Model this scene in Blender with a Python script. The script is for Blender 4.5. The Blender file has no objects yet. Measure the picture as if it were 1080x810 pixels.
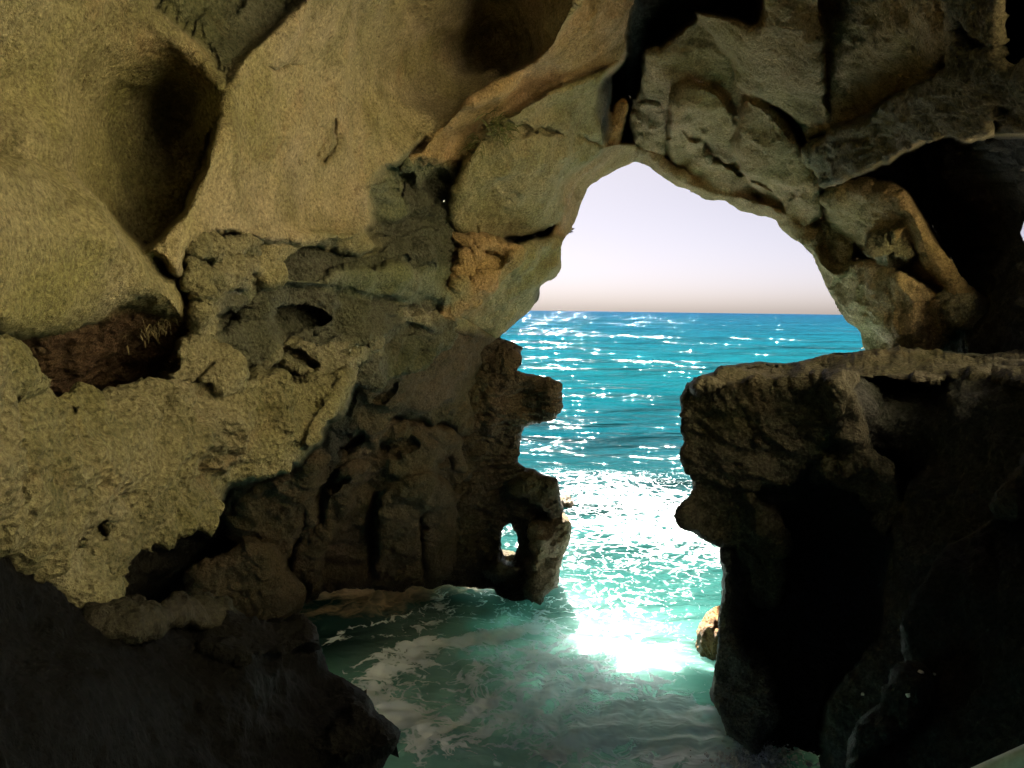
import bpy, math, random
import numpy as np
random.seed(5); np.random.seed(5)
scene = bpy.context.scene
COL = scene.collection
R = math.radians

# ------------------------------------------------------------------ camera frame
F0 = 800.0                       # focal length in photo pixels (1080 wide)
CAM = np.array([0.0, 0.0, 7.0])  # metres above the sea
pitch, roll = math.atan(78.3 / F0), R(0.75)
FW = np.array([0, math.cos(pitch), -math.sin(pitch)])
RT0 = np.array([1.0, 0, 0]); UP0 = np.cross(RT0, FW)
RT = RT0 * math.cos(roll) + UP0 * math.sin(roll)
UP = np.cross(RT, FW)

def to_world(u, v, z):
    u = np.asarray(u, float); v = np.asarray(v, float); z = np.asarray(z, float)
    d = ((u - 540) / F0)[..., None] * RT + ((405 - v) / F0)[..., None] * UP + FW
    return CAM + d * z[..., None]

def on_sea(u, v, h=0.0):
    d = (u - 540) / F0 * RT + (405 - v) / F0 * UP + FW
    t = (h - CAM[2]) / d[2]
    return CAM + d * t

# ------------------------------------------------------------------ noise
_rs = np.random.RandomState(11)
_perm = _rs.permutation(256).astype(np.int32)
_perm = np.concatenate([_perm, _perm, _perm])
_g = _rs.normal(size=(256, 3)); _g /= np.linalg.norm(_g, axis=1)[:, None]
_g = _g.astype(np.float32)

def perlin(p):
    p = p.astype(np.float32)
    i = np.floor(p).astype(np.int32); f = p - i
    i &= 255
    w = f * f * f * (f * (f * 6 - 15) + 10)
    out = np.zeros(len(p), np.float32)
    for dx in (0, 1):
        wx = w[:, 0] if dx else 1 - w[:, 0]
        hx = _perm[i[:, 0] + dx]
        for dy in (0, 1):
            wy = w[:, 1] if dy else 1 - w[:, 1]
            hy = _perm[hx + i[:, 1] + dy]
            for dz in (0, 1):
                wz = w[:, 2] if dz else 1 - w[:, 2]
                h = _perm[hy + i[:, 2] + dz]
                g = _g[h]
                out += wx * wy * wz * (g[:, 0] * (f[:, 0] - dx) + g[:, 1] * (f[:, 1] - dy) + g[:, 2] * (f[:, 2] - dz))
    return out * 1.5

def fbm(p, scale, octs=4, gain=.5, off=0.0):
    s = np.zeros(len(p), np.float32); a = 1.0; q = p / scale + off
    for k in range(octs):
        s += a * perlin(q); a *= gain; q = q * 2.03 + 17.3
    return s

def ridged(p, scale, octs=4, gain=.5, off=0.0):
    s = np.zeros(len(p), np.float32); a = 1.0; q = p / scale + off
    for k in range(octs):
        s += a * (1 - 2 * np.abs(perlin(q))); a *= gain; q = q * 2.07 + 9.1
    return s

# ------------------------------------------------------------------ outline tools
def smooth_poly(poly, n=4):
    P = np.array(poly, float); m = len(P); out = []
    for i in range(m):
        p0, p1, p2, p3 = P[i - 1], P[i], P[(i + 1) % m], P[(i + 2) % m]
        for k in range(n):
            t = k / n
            out.append(.5 * ((2 * p1) + (p2 - p0) * t + (2 * p0 - 5 * p1 + 4 * p2 - p3) * t * t + (3 * p1 - p0 - 3 * p2 + p3) * t ** 3))
    return np.array(out)

def sdf(poly, x, y, grad=False):
    """signed distance, positive inside"""
    d2 = np.full(x.shape, 1e18); inside = np.zeros(x.shape, bool)
    cx = np.zeros(x.shape); cy = np.zeros(x.shape)
    n = len(poly)
    for i in range(n):
        ax, ay = poly[i]; bx, by = poly[(i + 1) % n]
        ex, ey = bx - ax, by - ay
        L = ex * ex + ey * ey + 1e-12
        t = np.clip(((x - ax) * ex + (y - ay) * ey) / L, 0, 1)
        px, py = ax + t * ex, ay + t * ey
        q = (x - px) ** 2 + (y - py) ** 2
        m = q < d2
        d2 = np.where(m, q, d2)
        if grad:
            cx = np.where(m, px, cx); cy = np.where(m, py, cy)
        c = ((ay > y) != (by > y))
        with np.errstate(divide='ignore', invalid='ignore'):
            xi = ex * (y - ay) / (ey if ey != 0 else 1e-12) + ax
        inside ^= c & (x < xi)
    d = np.sqrt(d2)
    d = np.where(inside, d, -d)
    return (d, cx, cy) if grad else d

def tps_fit(pts):
    P = np.array(pts, float); n = len(P)
    X = P[:, :2] / 100.0
    r2 = ((X[:, None] - X[None]) ** 2).sum(-1)
    K = .5 * r2 * np.log(r2 + 1e-12)
    A = np.zeros((n + 3, n + 3)); A[:n, :n] = K + np.eye(n) * 0.02
    A[:n, n] = 1; A[:n, n + 1:] = X; A[n, :n] = 1; A[n + 1:, :n] = X.T
    b = np.zeros(n + 3); b[:n] = P[:, 2]
    return X, np.linalg.solve(A, b)

def tps_eval(fit, u, v):
    X, c = fit; n = len(X); x = u / 100.0; y = v / 100.0
    s = c[n] + c[n + 1] * x + c[n + 2] * y
    for i in range(n):
        r2 = (x - X[i, 0]) ** 2 + (y - X[i, 1]) ** 2
        s = s + c[i] * .5 * r2 * np.log(r2 + 1e-12)
    return s

# rock colours of the stone; the darkest ones have shade mixed in
SAND = (.475, .39, .26); OLIVE = (.375, .325, .195); GREY = (.30, .275, .19); TAN = (.53, .355, .205)
BROWN = (.115, .085, .058); WET_SHADE = (.012, .0115, .0125); DARK = (.06, .055, .05); ORANGE = (.42, .22, .07)
GREEN = (.22, .225, .155); CRAG = (.29, .26, .165)

class Patch:
    """an area of rock: outline in view directions, control distances, rim roll, character"""
    def __init__(s, poly, pts, w=14, h=.5, rough=0.0, col=SAND, warp=5, strata=0.0, sharp=False):
        s.poly = smooth_poly(poly, 1 if sharp else 4) if poly is not None else None
        s.fit = tps_fit(pts) if len(pts) >= 3 else pts
        s.w, s.h, s.rough, s.col, s.warp, s.strata = w, h, rough, col, warp, strata

def axis_lines(lo, hi, a, b, step):
    mid = list(np.arange(a, b + 1e-6, step))
    left = []; x = a; st = step
    while x > lo:
        st = min(st * 1.12, 14); x -= st; left.append(x)
    right = []; x = mid[-1]; st = step
    while x < hi:
        st = min(st * 1.12, 14); x += st; right.append(x)
    return np.array(left[::-1] + mid + right)

def blur(A, n=1):
    for _ in range(n):
        B = A.copy(); B[1:-1] = (A[:-2] + 2 * A[1:-1] + A[2:]) / 4
        A = B.copy(); A[:, 1:-1] = (B[:, :-2] + 2 * B[:, 1:-1] + B[:, 2:]) / 4
    return A

def mesh_obj(name, verts, faces, mat, attrs=None, parent=None, smooth=True):
    me = bpy.data.meshes.new(name)
    verts = np.asarray(verts, np.float32); faces = np.asarray(faces, np.int32)
    k = faces.shape[1]
    me.vertices.add(len(verts)); me.vertices.foreach_set('co', verts.ravel())
    me.loops.add(faces.size); me.loops.foreach_set('vertex_index', faces.ravel())
    me.polygons.add(len(faces))
    me.polygons.foreach_set('loop_start', np.arange(0, faces.size, k, dtype=np.int32))
    me.polygons.foreach_set('loop_total', np.full(len(faces), k, np.int32))
    me.update(calc_edges=True)
    if smooth:
        me.polygons.foreach_set('use_smooth', np.ones(len(faces), bool))
    for nm, arr in (attrs or {}).items():
        arr = np.asarray(arr, np.float32)
        if arr.ndim == 2:
            at = me.attributes.new(nm, 'FLOAT_COLOR', 'POINT')
            at.data.foreach_set('color', np.concatenate([arr, np.ones((len(arr), 1), np.float32)], 1).ravel())
        else:
            at = me.attributes.new(nm, 'FLOAT', 'POINT'); at.data.foreach_set('value', arr)
    me.materials.append(mat); me.validate()
    o = bpy.data.objects.new(name, me); COL.objects.link(o)
    if parent: o.parent = parent
    return o

def tag(o, label=None, cat=None, group=None, kind=None):
    if label: o['label'] = label
    if cat: o['category'] = cat
    if group: o['group'] = group
    if kind: o['kind'] = kind
    return o

def rock_layer(name, mat, outline, keep_inside, patches, box, step=1.7, edge_warp=2.5, amp=1.0, digs=(), sfade=.4, blend=.85, soft=False,
               depth=3.0, spread=.35, holes=(), rim=None, inner=None):
    """one solid of rock. patches[0] is the base. box = (u0,v0,u1,v1) extent."""
    u0, v0, u1, v1 = box
    a = inner or (-20, -20, 1100, 830)
    us = axis_lines(u0, u1, max(u0, a[0]), min(u1, a[2]), step)
    vs = axis_lines(v0, v1, max(v0, a[1]), min(v1, a[3]), step)
    U, V = np.meshgrid(us, vs)
    shape = U.shape
    px = np.stack([U.ravel(), V.ravel(), np.zeros(U.size)], 1)
    wu = (fbm(px, 55, 5, .6)).reshape(shape); wv = (fbm(px, 55, 5, .6, 31.7)).reshape(shape)
    keep = np.ones(shape, bool); onrim = np.zeros(shape, bool)
    dedge = np.full(shape, 1e6)
    cuts = []
    if outline is not None: cuts.append((smooth_poly(outline, 3 if soft else 1), keep_inside))
    for hpoly in holes: cuts.append((smooth_poly(hpoly, 3), False))
    for poly, ins in cuts:
        X = U + wu * edge_warp; Y = V + wv * edge_warp
        d, cx, cy = sdf(poly, X, Y, True)
        if not ins: d = -d
        out = (d < 0) & (d > -step * 1.6)
        U = np.where(out, U + (cx - X), U); V = np.where(out, V + (cy - Y), V)
        onrim |= out
        keep &= d > -step * 1.6
        dedge = np.minimum(dedge, np.where(out, 0, d))
    Z = None; cov = np.zeros(shape, bool)
    for P in patches:
        if P.poly is None:
            z = tps_eval(P.fit, U, V); Z = z
            rough = np.full(shape, P.rough); strata = np.full(shape, P.strata)
            colr = np.tile(np.array(P.col), shape + (1,))
            continue
        lo = P.poly.min(0) - 20; hi = P.poly.max(0) + 20
        ju = np.where((us > lo[0]) & (us < hi[0]))[0]; jv = np.where((vs > lo[1]) & (vs < hi[1]))[0]
        if len(ju) < 2 or len(jv) < 2: continue
        sl = (slice(jv[0], jv[-1] + 1), slice(ju[0], ju[-1] + 1))
        uu, vv = U[sl], V[sl]
        d = sdf(P.poly, uu + wu[sl] * P.warp, vv + wv[sl] * P.warp)
        z = tps_eval(P.fit, uu, vv) if not isinstance(P.fit, list) else np.full(uu.shape, P.fit[0][2])
        t = np.clip(1 - d / P.w, 0, 1)
        z = z + P.h * (1 - np.sqrt(np.clip(1 - t * t, 0, 1)))
        first = (d > 5) & ~cov[sl]              # nothing but the backing rock here yet: the patch takes its place
        Z[sl] = np.where(first, 1e3, Z[sl]); cov[sl] |= d > 5
        win = (d > 0) & (z < Z[sl])
        bl = blend * np.clip(z, 4, 30) / 10
        hh = np.clip(bl - np.abs(z - Z[sl]), 0, None) / bl * np.clip(d / 8, 0, 1)
        zm = np.minimum(z, Z[sl]) - hh * hh * bl * .25
        Z[sl] = np.where(d > 0, zm, Z[sl])
        rough[sl] = np.where(win, P.rough, rough[sl]); strata[sl] = np.where(win, P.strata, strata[sl])
        colr[sl] = np.where(win[..., None], np.array(P.col), colr[sl])
    for poly, dz, wd in digs:
        pp = smooth_poly(poly, 3); d = sdf(pp, U + wu * 9, V + wv * 9)
        t = np.clip(d / wd, 0, 1); Z = Z + dz * np.sqrt(t * (2 - t))
    Z = np.clip(Z, 1.2, 60)
    if rim:                                   # round the border away from the camera
        w, h = rim
        t = np.clip(1 - dedge / w, 0, 1)
        Z = Z + h * (1 - np.sqrt(np.clip(1 - t * t, 0, 1)))
    Z = blur(Z, 1); rough = blur(rough, 3); strata = blur(strata, 3)
    for k in range(3): colr[..., k] = blur(colr[..., k], 4)
    W = to_world(U, V, Z)
    du = np.gradient(W, axis=1); dv = np.gradient(W, axis=0)
    N = np.cross(du, dv); N /= np.linalg.norm(N, axis=-1)[..., None] + 1e-12
    tocam = CAM - W
    s = np.sign((N * tocam).sum(-1)); N *= s[..., None]
    N = np.stack([blur(N[..., k], 2) for k in range(3)], -1)
    idx = np.where(keep.ravel())[0]
    p = W.reshape(-1, 3)[idx]; n = N.reshape(-1, 3)[idx]
    r = rough.ravel()[idx]; st = strata.ravel()[idx]; dist = np.linalg.norm(p - CAM, axis=1)
    q = p + .35 * np.stack([fbm(p, 1.3, 2, .5, k * 7.7) for k in range(3)], 1)
    pz = q * np.array([1, 1, 3.2])            # bedded stone: quicker changes upwards
    disp = .13 * fbm(p, 1.9, 3, .5) + .05 * fbm(p, .6, 2, .5, 21.) + .016 * fbm(p, .17, 3, .6) + .010 * fbm(p, .06, 2, .6, 5.)
    pits = np.clip(fbm(p, .22, 2, .5, 3.) - .5, 0, 1); disp -= .07 * pits + .05 * np.clip(fbm(p, .11, 2, .5, 13.) - .55, 0, 1)
    cr = .15 * (ridged(q, 1.15, 2, .5) - .5) + .055 * (ridged(q, .38, 2, .5, 4.) - .4) + .014 * fbm(q, .14, 2, .5, 2.) \
        - .16 * np.clip(fbm(q, .5, 2, .5, 12.) - .35, 0, 1)
    qg = np.stack([q[:, 0] / .5, (q[:, 1] - q[:, 2]) * .7 / .30, (q[:, 1] + q[:, 2]) * .7 / 1.8], 1)
    cr = cr + .038 * (ridged(qg, 1.0, 2, .5, 6.) - .4)
    bed = .14 * (ridged(pz, 1.3, 2, .5, 8.) - .4) + .055 * (ridged(pz, .45, 2, .5, 3.) - .4) + .014 * fbm(pz, .2, 2)
    disp = (disp + r * ((1 - st) * cr + st * bed)) * amp * np.clip(dist / 9, .5, 1.5)
    zz = np.abs(np.gradient(Z, axis=0)) + np.abs(np.gradient(Z, axis=1))
    steep = zz / (np.gradient(U, axis=1) + 1e-6) * 1.7
    fade = np.clip(dedge.ravel()[idx] / 5, 0.15, 1) * np.clip(1.25 - blur(steep, 2).ravel()[idx] / sfade, .12, 1)
    p = p + n * (disp * fade)[:, None]
    remap = np.full(U.size, -1); remap[idx] = np.arange(len(idx))
    I = np.arange(U.size).reshape(shape)
    q4 = np.stack([I[:-1, :-1], I[1:, :-1], I[1:, 1:], I[:-1, 1:]], -1).reshape(-1, 4)
    ok = keep.ravel()[q4].all(1) & ~(onrim.ravel()[q4].all(1))
    faces = remap[q4[ok]]
    # rim: carry the border back, away from the viewer, so that the rock has its thickness
    e = np.concatenate([faces[:, [0, 1]], faces[:, [1, 2]], faces[:, [2, 3]], faces[:, [3, 0]]])
    key = np.sort(e, 1); key = key[:, 0].astype(np.int64) * (len(idx) + 1) + key[:, 1]
    uq, first, cnt = np.unique(key, return_index=True, return_counts=True)
    be = e[first[cnt == 1]]
    near = dedge.ravel()[idx] < step * 2.5
    be = be[near[be].all(1)]
    used = np.unique(be)
    verts = p; col = colr.reshape(-1, 3)[idx]; rr = r
    if len(used):
        uvw = np.stack([U.ravel()[idx][used], V.ravel()[idx][used]], 1)
        # outward = direction in the picture from opening into rock
        g = np.stack([np.gradient(np.clip(dedge, -50, 200), axis=1).ravel()[idx][used], np.gradient(np.clip(dedge, -50, 200), axis=0).ravel()[idx][used]], 1)
        g /= np.linalg.norm(g, axis=1)[:, None] + 1e-9
        prev = used; ray = (p[used] - CAM); ray /= np.linalg.norm(ray, axis=1)[:, None]
        for stp in (.12, .45, 1.0):
            off = ray * depth * stp + (g[:, :1] * RT - g[:, 1:] * UP) * spread * depth * stp
            pn = p[used] + off
            pn = pn + .12 * stp * np.stack([fbm(pn, .7, 3, .5, 3 + k) for k in range(3)], 1)
            new = len(verts) + np.arange(len(used))
            m = np.full(len(verts) + len(used), -1); m[prev] = new
            a_, b_ = be[:, 0], be[:, 1]
            loc = {}
            if stp == .12: cur = be
            nf = np.stack([cur[:, 1], cur[:, 0], m[cur[:, 0]], m[cur[:, 1]]], 1)
            faces = np.concatenate([faces, nf]); verts = np.concatenate([verts, pn])
            col = np.concatenate([col, colr.reshape(-1, 3)[idx][used]]); rr = np.concatenate([rr, r[used]])
            cur = m[cur]; prev = new
    return mesh_obj(name, verts, faces, mat, {'stone': col, 'craggy': rr})

# ------------------------------------------------------------------ materials
def nodes_of(name):
    m = bpy.data.materials.new(name); m.use_nodes = True
    nt = m.node_tree; nt.nodes.clear()
    out = nt.nodes.new('ShaderNodeOutputMaterial'); b = nt.nodes.new('ShaderNodeBsdfPrincipled')
    nt.links.new(b.outputs[0], out.inputs[0])
    return m, nt, b

def N_(nt, typ, **kw):
    n = nt.nodes.new(typ)
    for k, v in kw.items():
        if k in n.inputs.keys() if isinstance(k, str) else False: n.inputs[k].default_value = v
        else: setattr(n, k, v)
    return n

def math_(nt, op, a, b=None, clamp=False):
    n = nt.nodes.new('ShaderNodeMath'); n.operation = op; n.use_clamp = clamp
    for i, x in enumerate((a, b)):
        if x is None: continue
        if isinstance(x, (int, float)): n.inputs[i].default_value = x
        else: nt.links.new(x, n.inputs[i])
    return n.outputs[0]

def mix_(nt, fac, a, b, blend='MIX'):
    n = nt.nodes.new('ShaderNodeMix'); n.data_type = 'RGBA'; n.blend_type = blend
    for i, x in ((0, fac), (6, a), (7, b)):
        if isinstance(x, (int, float)): n.inputs[i].default_value = x
        elif isinstance(x, tuple): n.inputs[i].default_value = tuple(x) + (1,) if len(x) == 3 else x
        else: nt.links.new(x, n.inputs[i])
    return n.outputs[2]

def noise_(nt, co, scale, detail=3, rough=.55, dist=0.0):
    n = nt.nodes.new('ShaderNodeTexNoise')
    n.inputs['Scale'].default_value = scale; n.inputs['Detail'].default_value = detail
    n.inputs['Roughness'].default_value = rough; n.inputs['Distortion'].default_value = dist
    nt.links.new(co, n.inputs['Vector'])
    return n.outputs['Fac']

def ramp_(nt, x, lo, hi, a=0.0, b=1.0):
    n = nt.nodes.new('ShaderNodeMapRange'); n.clamp = True
    nt.links.new(x, n.inputs[0])
    for i, q in zip((1, 2, 3, 4), (lo, hi, a, b)): n.inputs[i].default_value = q
    return n.outputs[0]

def rock_material(name, rough=.85, wet=0.0):
    m, nt, b = nodes_of(name)
    co = nt.nodes.new('ShaderNodeTexCoord').outputs['Object']
    at = nt.nodes.new('ShaderNodeAttribute'); at.attribute_name = 'stone'
    ag = nt.nodes.new('ShaderNodeAttribute'); ag.attribute_name = 'craggy'
    big = ramp_(nt, noise_(nt, co, .55, 4, .6, .6), .35, .68)
    c = mix_(nt, big, at.outputs['Color'], mix_(nt, .55, at.outputs['Color'], (.30, .29, .12), 'MULTIPLY'))
    c = mix_(nt, big, at.outputs['Color'], mix_(nt, 1.0, at.outputs['Color'], (.82, .86, .62), 'MULTIPLY'))
    stain = ramp_(nt, noise_(nt, co, .9, 6, .68, 1.2), .47, .66)
    c = mix_(nt, math_(nt, 'MULTIPLY', stain, .75), c, mix_(nt, 1.0, c, (.52, .55, .46), 'MULTIPLY'))
    pore = ramp_(nt, noise_(nt, co, 14, 3, .6), .62, .70)
    c = mix_(nt, math_(nt, 'MULTIPLY', pore, .6), c, mix_(nt, 1.0, c, (.4, .38, .36), 'MULTIPLY'))
    rust = ramp_(nt, noise_(nt, co, .8, 5, .65, 1.0), .58, .72)
    c = mix_(nt, math_(nt, 'MULTIPLY', rust, .5), c, mix_(nt, 1.0, c, (.95, .72, .62), 'MULTIPLY'))
    grain = ramp_(nt, noise_(nt, co, 24, 6, .8), .32, .68, .38, 1.6)
    gr = nt.nodes.new('ShaderNodeCombineColor')
    for i in range(3): nt.links.new(grain, gr.inputs[i])
    c = mix_(nt, 1.0, c, gr.outputs[0], 'MULTIPLY')
    spk = ramp_(nt, noise_(nt, co, 70, 2, .5), .68, .76)
    c = mix_(nt, math_(nt, 'MULTIPLY', spk, .55), c, mix_(nt, 1.0, c, (1.9, 1.85, 1.7), 'MULTIPLY'))
    ge = nt.nodes.new('ShaderNodeNewGeometry'); sx = nt.nodes.new('ShaderNodeSeparateXYZ'); nt.links.new(ge.outputs['Position'], sx.inputs[0])
    tide = ramp_(nt, math_(nt, 'ADD', sx.outputs[2], math_(nt, 'MULTIPLY', noise_(nt, ge.outputs['Position'], 1.6, 4, .6), -1.4)), -.5, .35, 1, 0)
    c = mix_(nt, tide, c, mix_(nt, 1.0, c, (.38, .40, .36), 'MULTIPLY'))
    nt.links.new(c, b.inputs['Base Color'])
    nt.links.new(ramp_(nt, tide, 0, 1, rough, .35), b.inputs['Roughness'])
    b.inputs['Specular IOR Level'].default_value = .25 + wet
    h1 = noise_(nt, co, 9, 5, .65); h2 = noise_(nt, co, 38, 4, .7); h3 = noise_(nt, co, 110, 2, .6)
    vo = nt.nodes.new('ShaderNodeTexVoronoi'); vo.inputs['Scale'].default_value = 16; nt.links.new(co, vo.inputs['Vector'])
    h = math_(nt, 'ADD', math_(nt, 'MULTIPLY', h1, .12), math_(nt, 'MULTIPLY', h2, .045))
    h = math_(nt, 'ADD', h, math_(nt, 'MULTIPLY', h3, .012))
    h = math_(nt, 'ADD', h, math_(nt, 'MULTIPLY', math_(nt, 'MULTIPLY', vo.outputs['Distance'], ag.outputs['Fac']), .05))
    bu = nt.nodes.new('ShaderNodeBump'); bu.inputs['Strength'].default_value = 1.0; bu.inputs['Distance'].default_value = 1.0
    nt.links.new(h, bu.inputs['Height']); nt.links.new(bu.outputs[0], b.inputs['Normal'])
    return m

ROCK = rock_material('cave_sandstone', .9)
ROCKWET = rock_material('wet_shaded_rock', .62, -.17)  # mostly for rocks that hold shade in their stone colours

# ------------------------------------------------------------------ the cave
OPENING = [(672, 171), (655, 176), (640, 185), (622, 196), (613, 212), (608, 232), (603, 246), (594, 256), (592, 272),
           (591, 286), (584, 295), (571, 303), (568, 318), (557, 330), (540, 343), (522, 356),
           (507, 372), (513, 392), (494, 412), (501, 446), (485, 470), (498, 500), (480, 526), (492, 556), (476, 590), (488, 640), (480, 900), (960, 900), (960, 600), (950, 400), (915, 372), (908, 350),
           (893, 336), (885, 322), (876, 305), (868, 288), (862, 275), (848, 258), (838, 252), (824, 240),
           (818, 232), (800, 228), (778, 220), (765, 212), (745, 210), (728, 198), (708, 192), (690, 180)]

base = Patch(None, [(-500, -300, 2.6), (-500, 100, 2.8), (-500, 400, 2.8), (-500, 900, 2.8),
    (-100, -300, 5), (0, 350, 6.0), (60, 370, 7.2), (120, 365, 8.0), (185, 365, 8.3),
    (170, 30, 8.4), (250, 30, 9.2), (290, 0, 9.3), (245, 75, 8.3), (250, -300, 7.5), (230, 330, 8.9), (240, 370, 9.2),
    (280, 320, 10.0), (350, 265, 11.0), (300, 380, 10.4), (350, 350, 11.2), (420, 230, 13.4), (440, 290, 13.4), (460, 330, 14.6), (420, 350, 13.4),
    (400, 420, 15.2), (450, 360, 15.6), (510, 370, 17.6), (480, 440, 17.8), (400, 500, 17.2), (480, 520, 18.2),
    (330, 470, 14.6), (300, 540, 16.2), (350, 580, 18.2), (450, 590, 19.2), (520, 590, 19.2), (480, 640, 19.4), (380, 640, 19.6),
    (240, 560, 16.8), (180, 600, 17.5), (240, 640, 18.6), (0, 640, 10), (200, 800, 17), (450, 800, 18.5),
    (675, 0, 14.5), (672, 60, 17), (668, 120, 18.5), (670, 160, 19.3), (760, 0, 15), (620, -300, 8), (900, -300, 7),
    (780, 190, 18.2), (720, 170, 18.9), (872, 40, 12.9), (876, 110, 14.3), (480, 40, 15.5), (400, 30, 13.5), (545, 30, 15.0), (920, 20, 13.5), (850, 226, 17.0), (872, 240, 16.8), (845, 120, 15.3), (800, 100, 15.4), (840, 240, 18.6), (880, 300, 18.2), (910, 360, 18),
    (900, 170, 16.5), (960, 180, 16.5), (1030, 250, 15.5), (1060, 200, 13.5), (1060, 330, 13.5), (1000, 370, 15.5), (1075, 20, 9.5), (1080, 100, 9.5),
    (1200, 250, 8.5), (1300, 0, 6), (1300, 400, 6), (1580, 200, 3.2), (1580, 500, 3.2), (1580, -300, 3.4), (1000, 600, 14), (1100, 800, 10)],
    rough=.7, col=DARK)

cave = [base]
def P(*a, **k): cave.append(Patch(*a, **k))
P([(225, 235), (300, 225), (390, 190), (440, 140), (500, 130), (500, 260), (480, 345), (400, 410), (240, 420), (215, 330)],
  [(230, 330, 8.75), (240, 370, 9.05), (280, 320, 9.85), (350, 265, 10.85), (300, 380, 10.25), (350, 350, 11.05), (420, 230, 13.2), (440, 290, 13.2), (460, 330, 14.4), (420, 350, 13.2), (390, 190, 12.0), (480, 160, 13.6), (260, 250, 9.2)], w=20, h=.2, rough=.9, col=(.125, .125, .095), warp=8)
P([(120, -40), (345, -40), (330, 10), (260, 90), (230, 90), (180, 40)], [(170, 30, 8.2), (250, 30, 9.0), (290, 0, 9.1), (245, 75, 8.1), (250, -100, 8.3)], w=10, h=.1, rough=.8, col=(.2, .2, .14), warp=4)
P([(-200, 320), (60, 325), (200, 315), (215, 350), (200, 410), (60, 420), (-200, 400)], [(0, 350, 5.9), (60, 370, 7.0), (120, 365, 7.8), (185, 365, 8.1), (-200, 350, 4.4)], w=10, h=.1, rough=.5, col=(.17, .105, .07), warp=5, strata=.8)
# back wall left of the pillar: brown stone darkened to stand for shade, leaning ribs
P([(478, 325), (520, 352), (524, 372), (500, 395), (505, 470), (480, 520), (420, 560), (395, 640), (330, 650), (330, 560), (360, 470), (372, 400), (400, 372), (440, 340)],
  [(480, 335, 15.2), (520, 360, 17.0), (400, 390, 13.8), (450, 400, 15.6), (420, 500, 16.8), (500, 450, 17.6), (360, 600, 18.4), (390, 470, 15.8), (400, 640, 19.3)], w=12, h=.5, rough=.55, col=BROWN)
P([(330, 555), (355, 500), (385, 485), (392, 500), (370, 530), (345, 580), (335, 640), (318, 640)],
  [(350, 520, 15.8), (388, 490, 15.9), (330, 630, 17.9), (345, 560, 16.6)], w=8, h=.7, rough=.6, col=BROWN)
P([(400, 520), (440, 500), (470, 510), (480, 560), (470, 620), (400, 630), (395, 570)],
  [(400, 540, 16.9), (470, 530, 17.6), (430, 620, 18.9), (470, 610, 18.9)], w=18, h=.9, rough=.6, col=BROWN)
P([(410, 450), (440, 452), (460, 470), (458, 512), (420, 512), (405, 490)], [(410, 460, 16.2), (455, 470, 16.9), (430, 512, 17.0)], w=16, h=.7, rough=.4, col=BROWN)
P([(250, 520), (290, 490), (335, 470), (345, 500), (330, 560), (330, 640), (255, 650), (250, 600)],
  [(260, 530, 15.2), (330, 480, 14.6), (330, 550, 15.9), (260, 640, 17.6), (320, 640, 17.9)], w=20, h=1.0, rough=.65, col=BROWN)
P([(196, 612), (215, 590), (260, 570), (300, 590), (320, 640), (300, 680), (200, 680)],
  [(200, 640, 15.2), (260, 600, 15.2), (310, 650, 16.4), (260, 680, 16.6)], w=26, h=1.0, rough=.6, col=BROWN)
# upper left hollow
P([(-520, -320), (60, -140), (130, -60), (158, 0), (182, 22), (215, 58), (240, 84), (250, 110), (240, 135), (222, 175), (200, 225), (175, 275), (100, 330), (-520, 330)],
  [(0, 0, 5.3), (0, 100, 5.8), (0, 160, 5.6), (60, 100, 6.4), (60, 150, 6.15), (100, 120, 7.4), (150, 115, 8.4), (200, 105, 8.65), (190, 165, 8.9), (236, 120, 7.75), (80, 10, 6.3), (150, 15, 7.1), (225, 80, 7.6),
   (130, 55, 7.1), (150, 240, 8.4), (190, 220, 8.6), (100, 210, 7.15), (-400, 100, 3.1), (-400, -250, 3.2), (-100, -200, 4.7), (-400, 300, 3.1)], w=16, h=.8, rough=.05, col=OLIVE, warp=7)
# left middle shoulder
P([(-520, 150), (0, 160), (30, 163), (62, 172), (100, 205), (140, 245), (162, 266), (180, 288), (196, 318), (198, 335), (180, 338), (150, 326), (120, 328), (80, 345), (40, 352), (-20, 350), (-520, 360)],
  [(0, 165, 4.9), (62, 173, 5.8), (110, 215, 6.2), (160, 266, 6.6), (196, 320, 7.1), (100, 270, 5.95), (0, 250, 4.55), (0, 330, 4.7), (100, 325, 6.3), (-400, 250, 2.9), (50, 340, 5.5), (150, 320, 6.7)],
  w=26, h=.9, rough=.06, col=OLIVE, warp=6)
# the great smooth scoop
P([(345, -60), (322, -5), (300, 22), (270, 50), (240, 88), (233, 128), (218, 172), (205, 205), (190, 228), (172, 250), (155, 265), (172, 275), (188, 292), (196, 262), (212, 248), (245, 243), (272, 254), (305, 250),
   (335, 262), (372, 250), (392, 236), (385, 212), (392, 190), (425, 165), (455, 142), (485, 118), (520, 98), (550, 82), (582, 58), (592, 35), (612, 0), (650, -100), (560, -320), (300, -320)],
  [(330, -5, 8.6), (240, 90, 7.6), (232, 130, 7.45), (205, 205, 7.1), (158, 265, 6.7), (190, 285, 7.0), (300, 100, 9.0), (350, 150, 10.2), (450, 100, 12.7), (400, 30, 11.2), (270, 200, 8.5),
   (500, 60, 14.3), (545, 62, 13.7), (588, 30, 11.2), (520, 97, 12.3), (530, 0, 13.1), (480, 10, 12.5), (470, 120, 12.6), (330, 240, 9.7), (390, 215, 11.2), (440, 150, 12), (480, -100, 10.2), (400, -250, 8.3), (220, 245, 7.4)],
  w=7, h=.25, rough=.05, col=SAND, warp=4)
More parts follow.
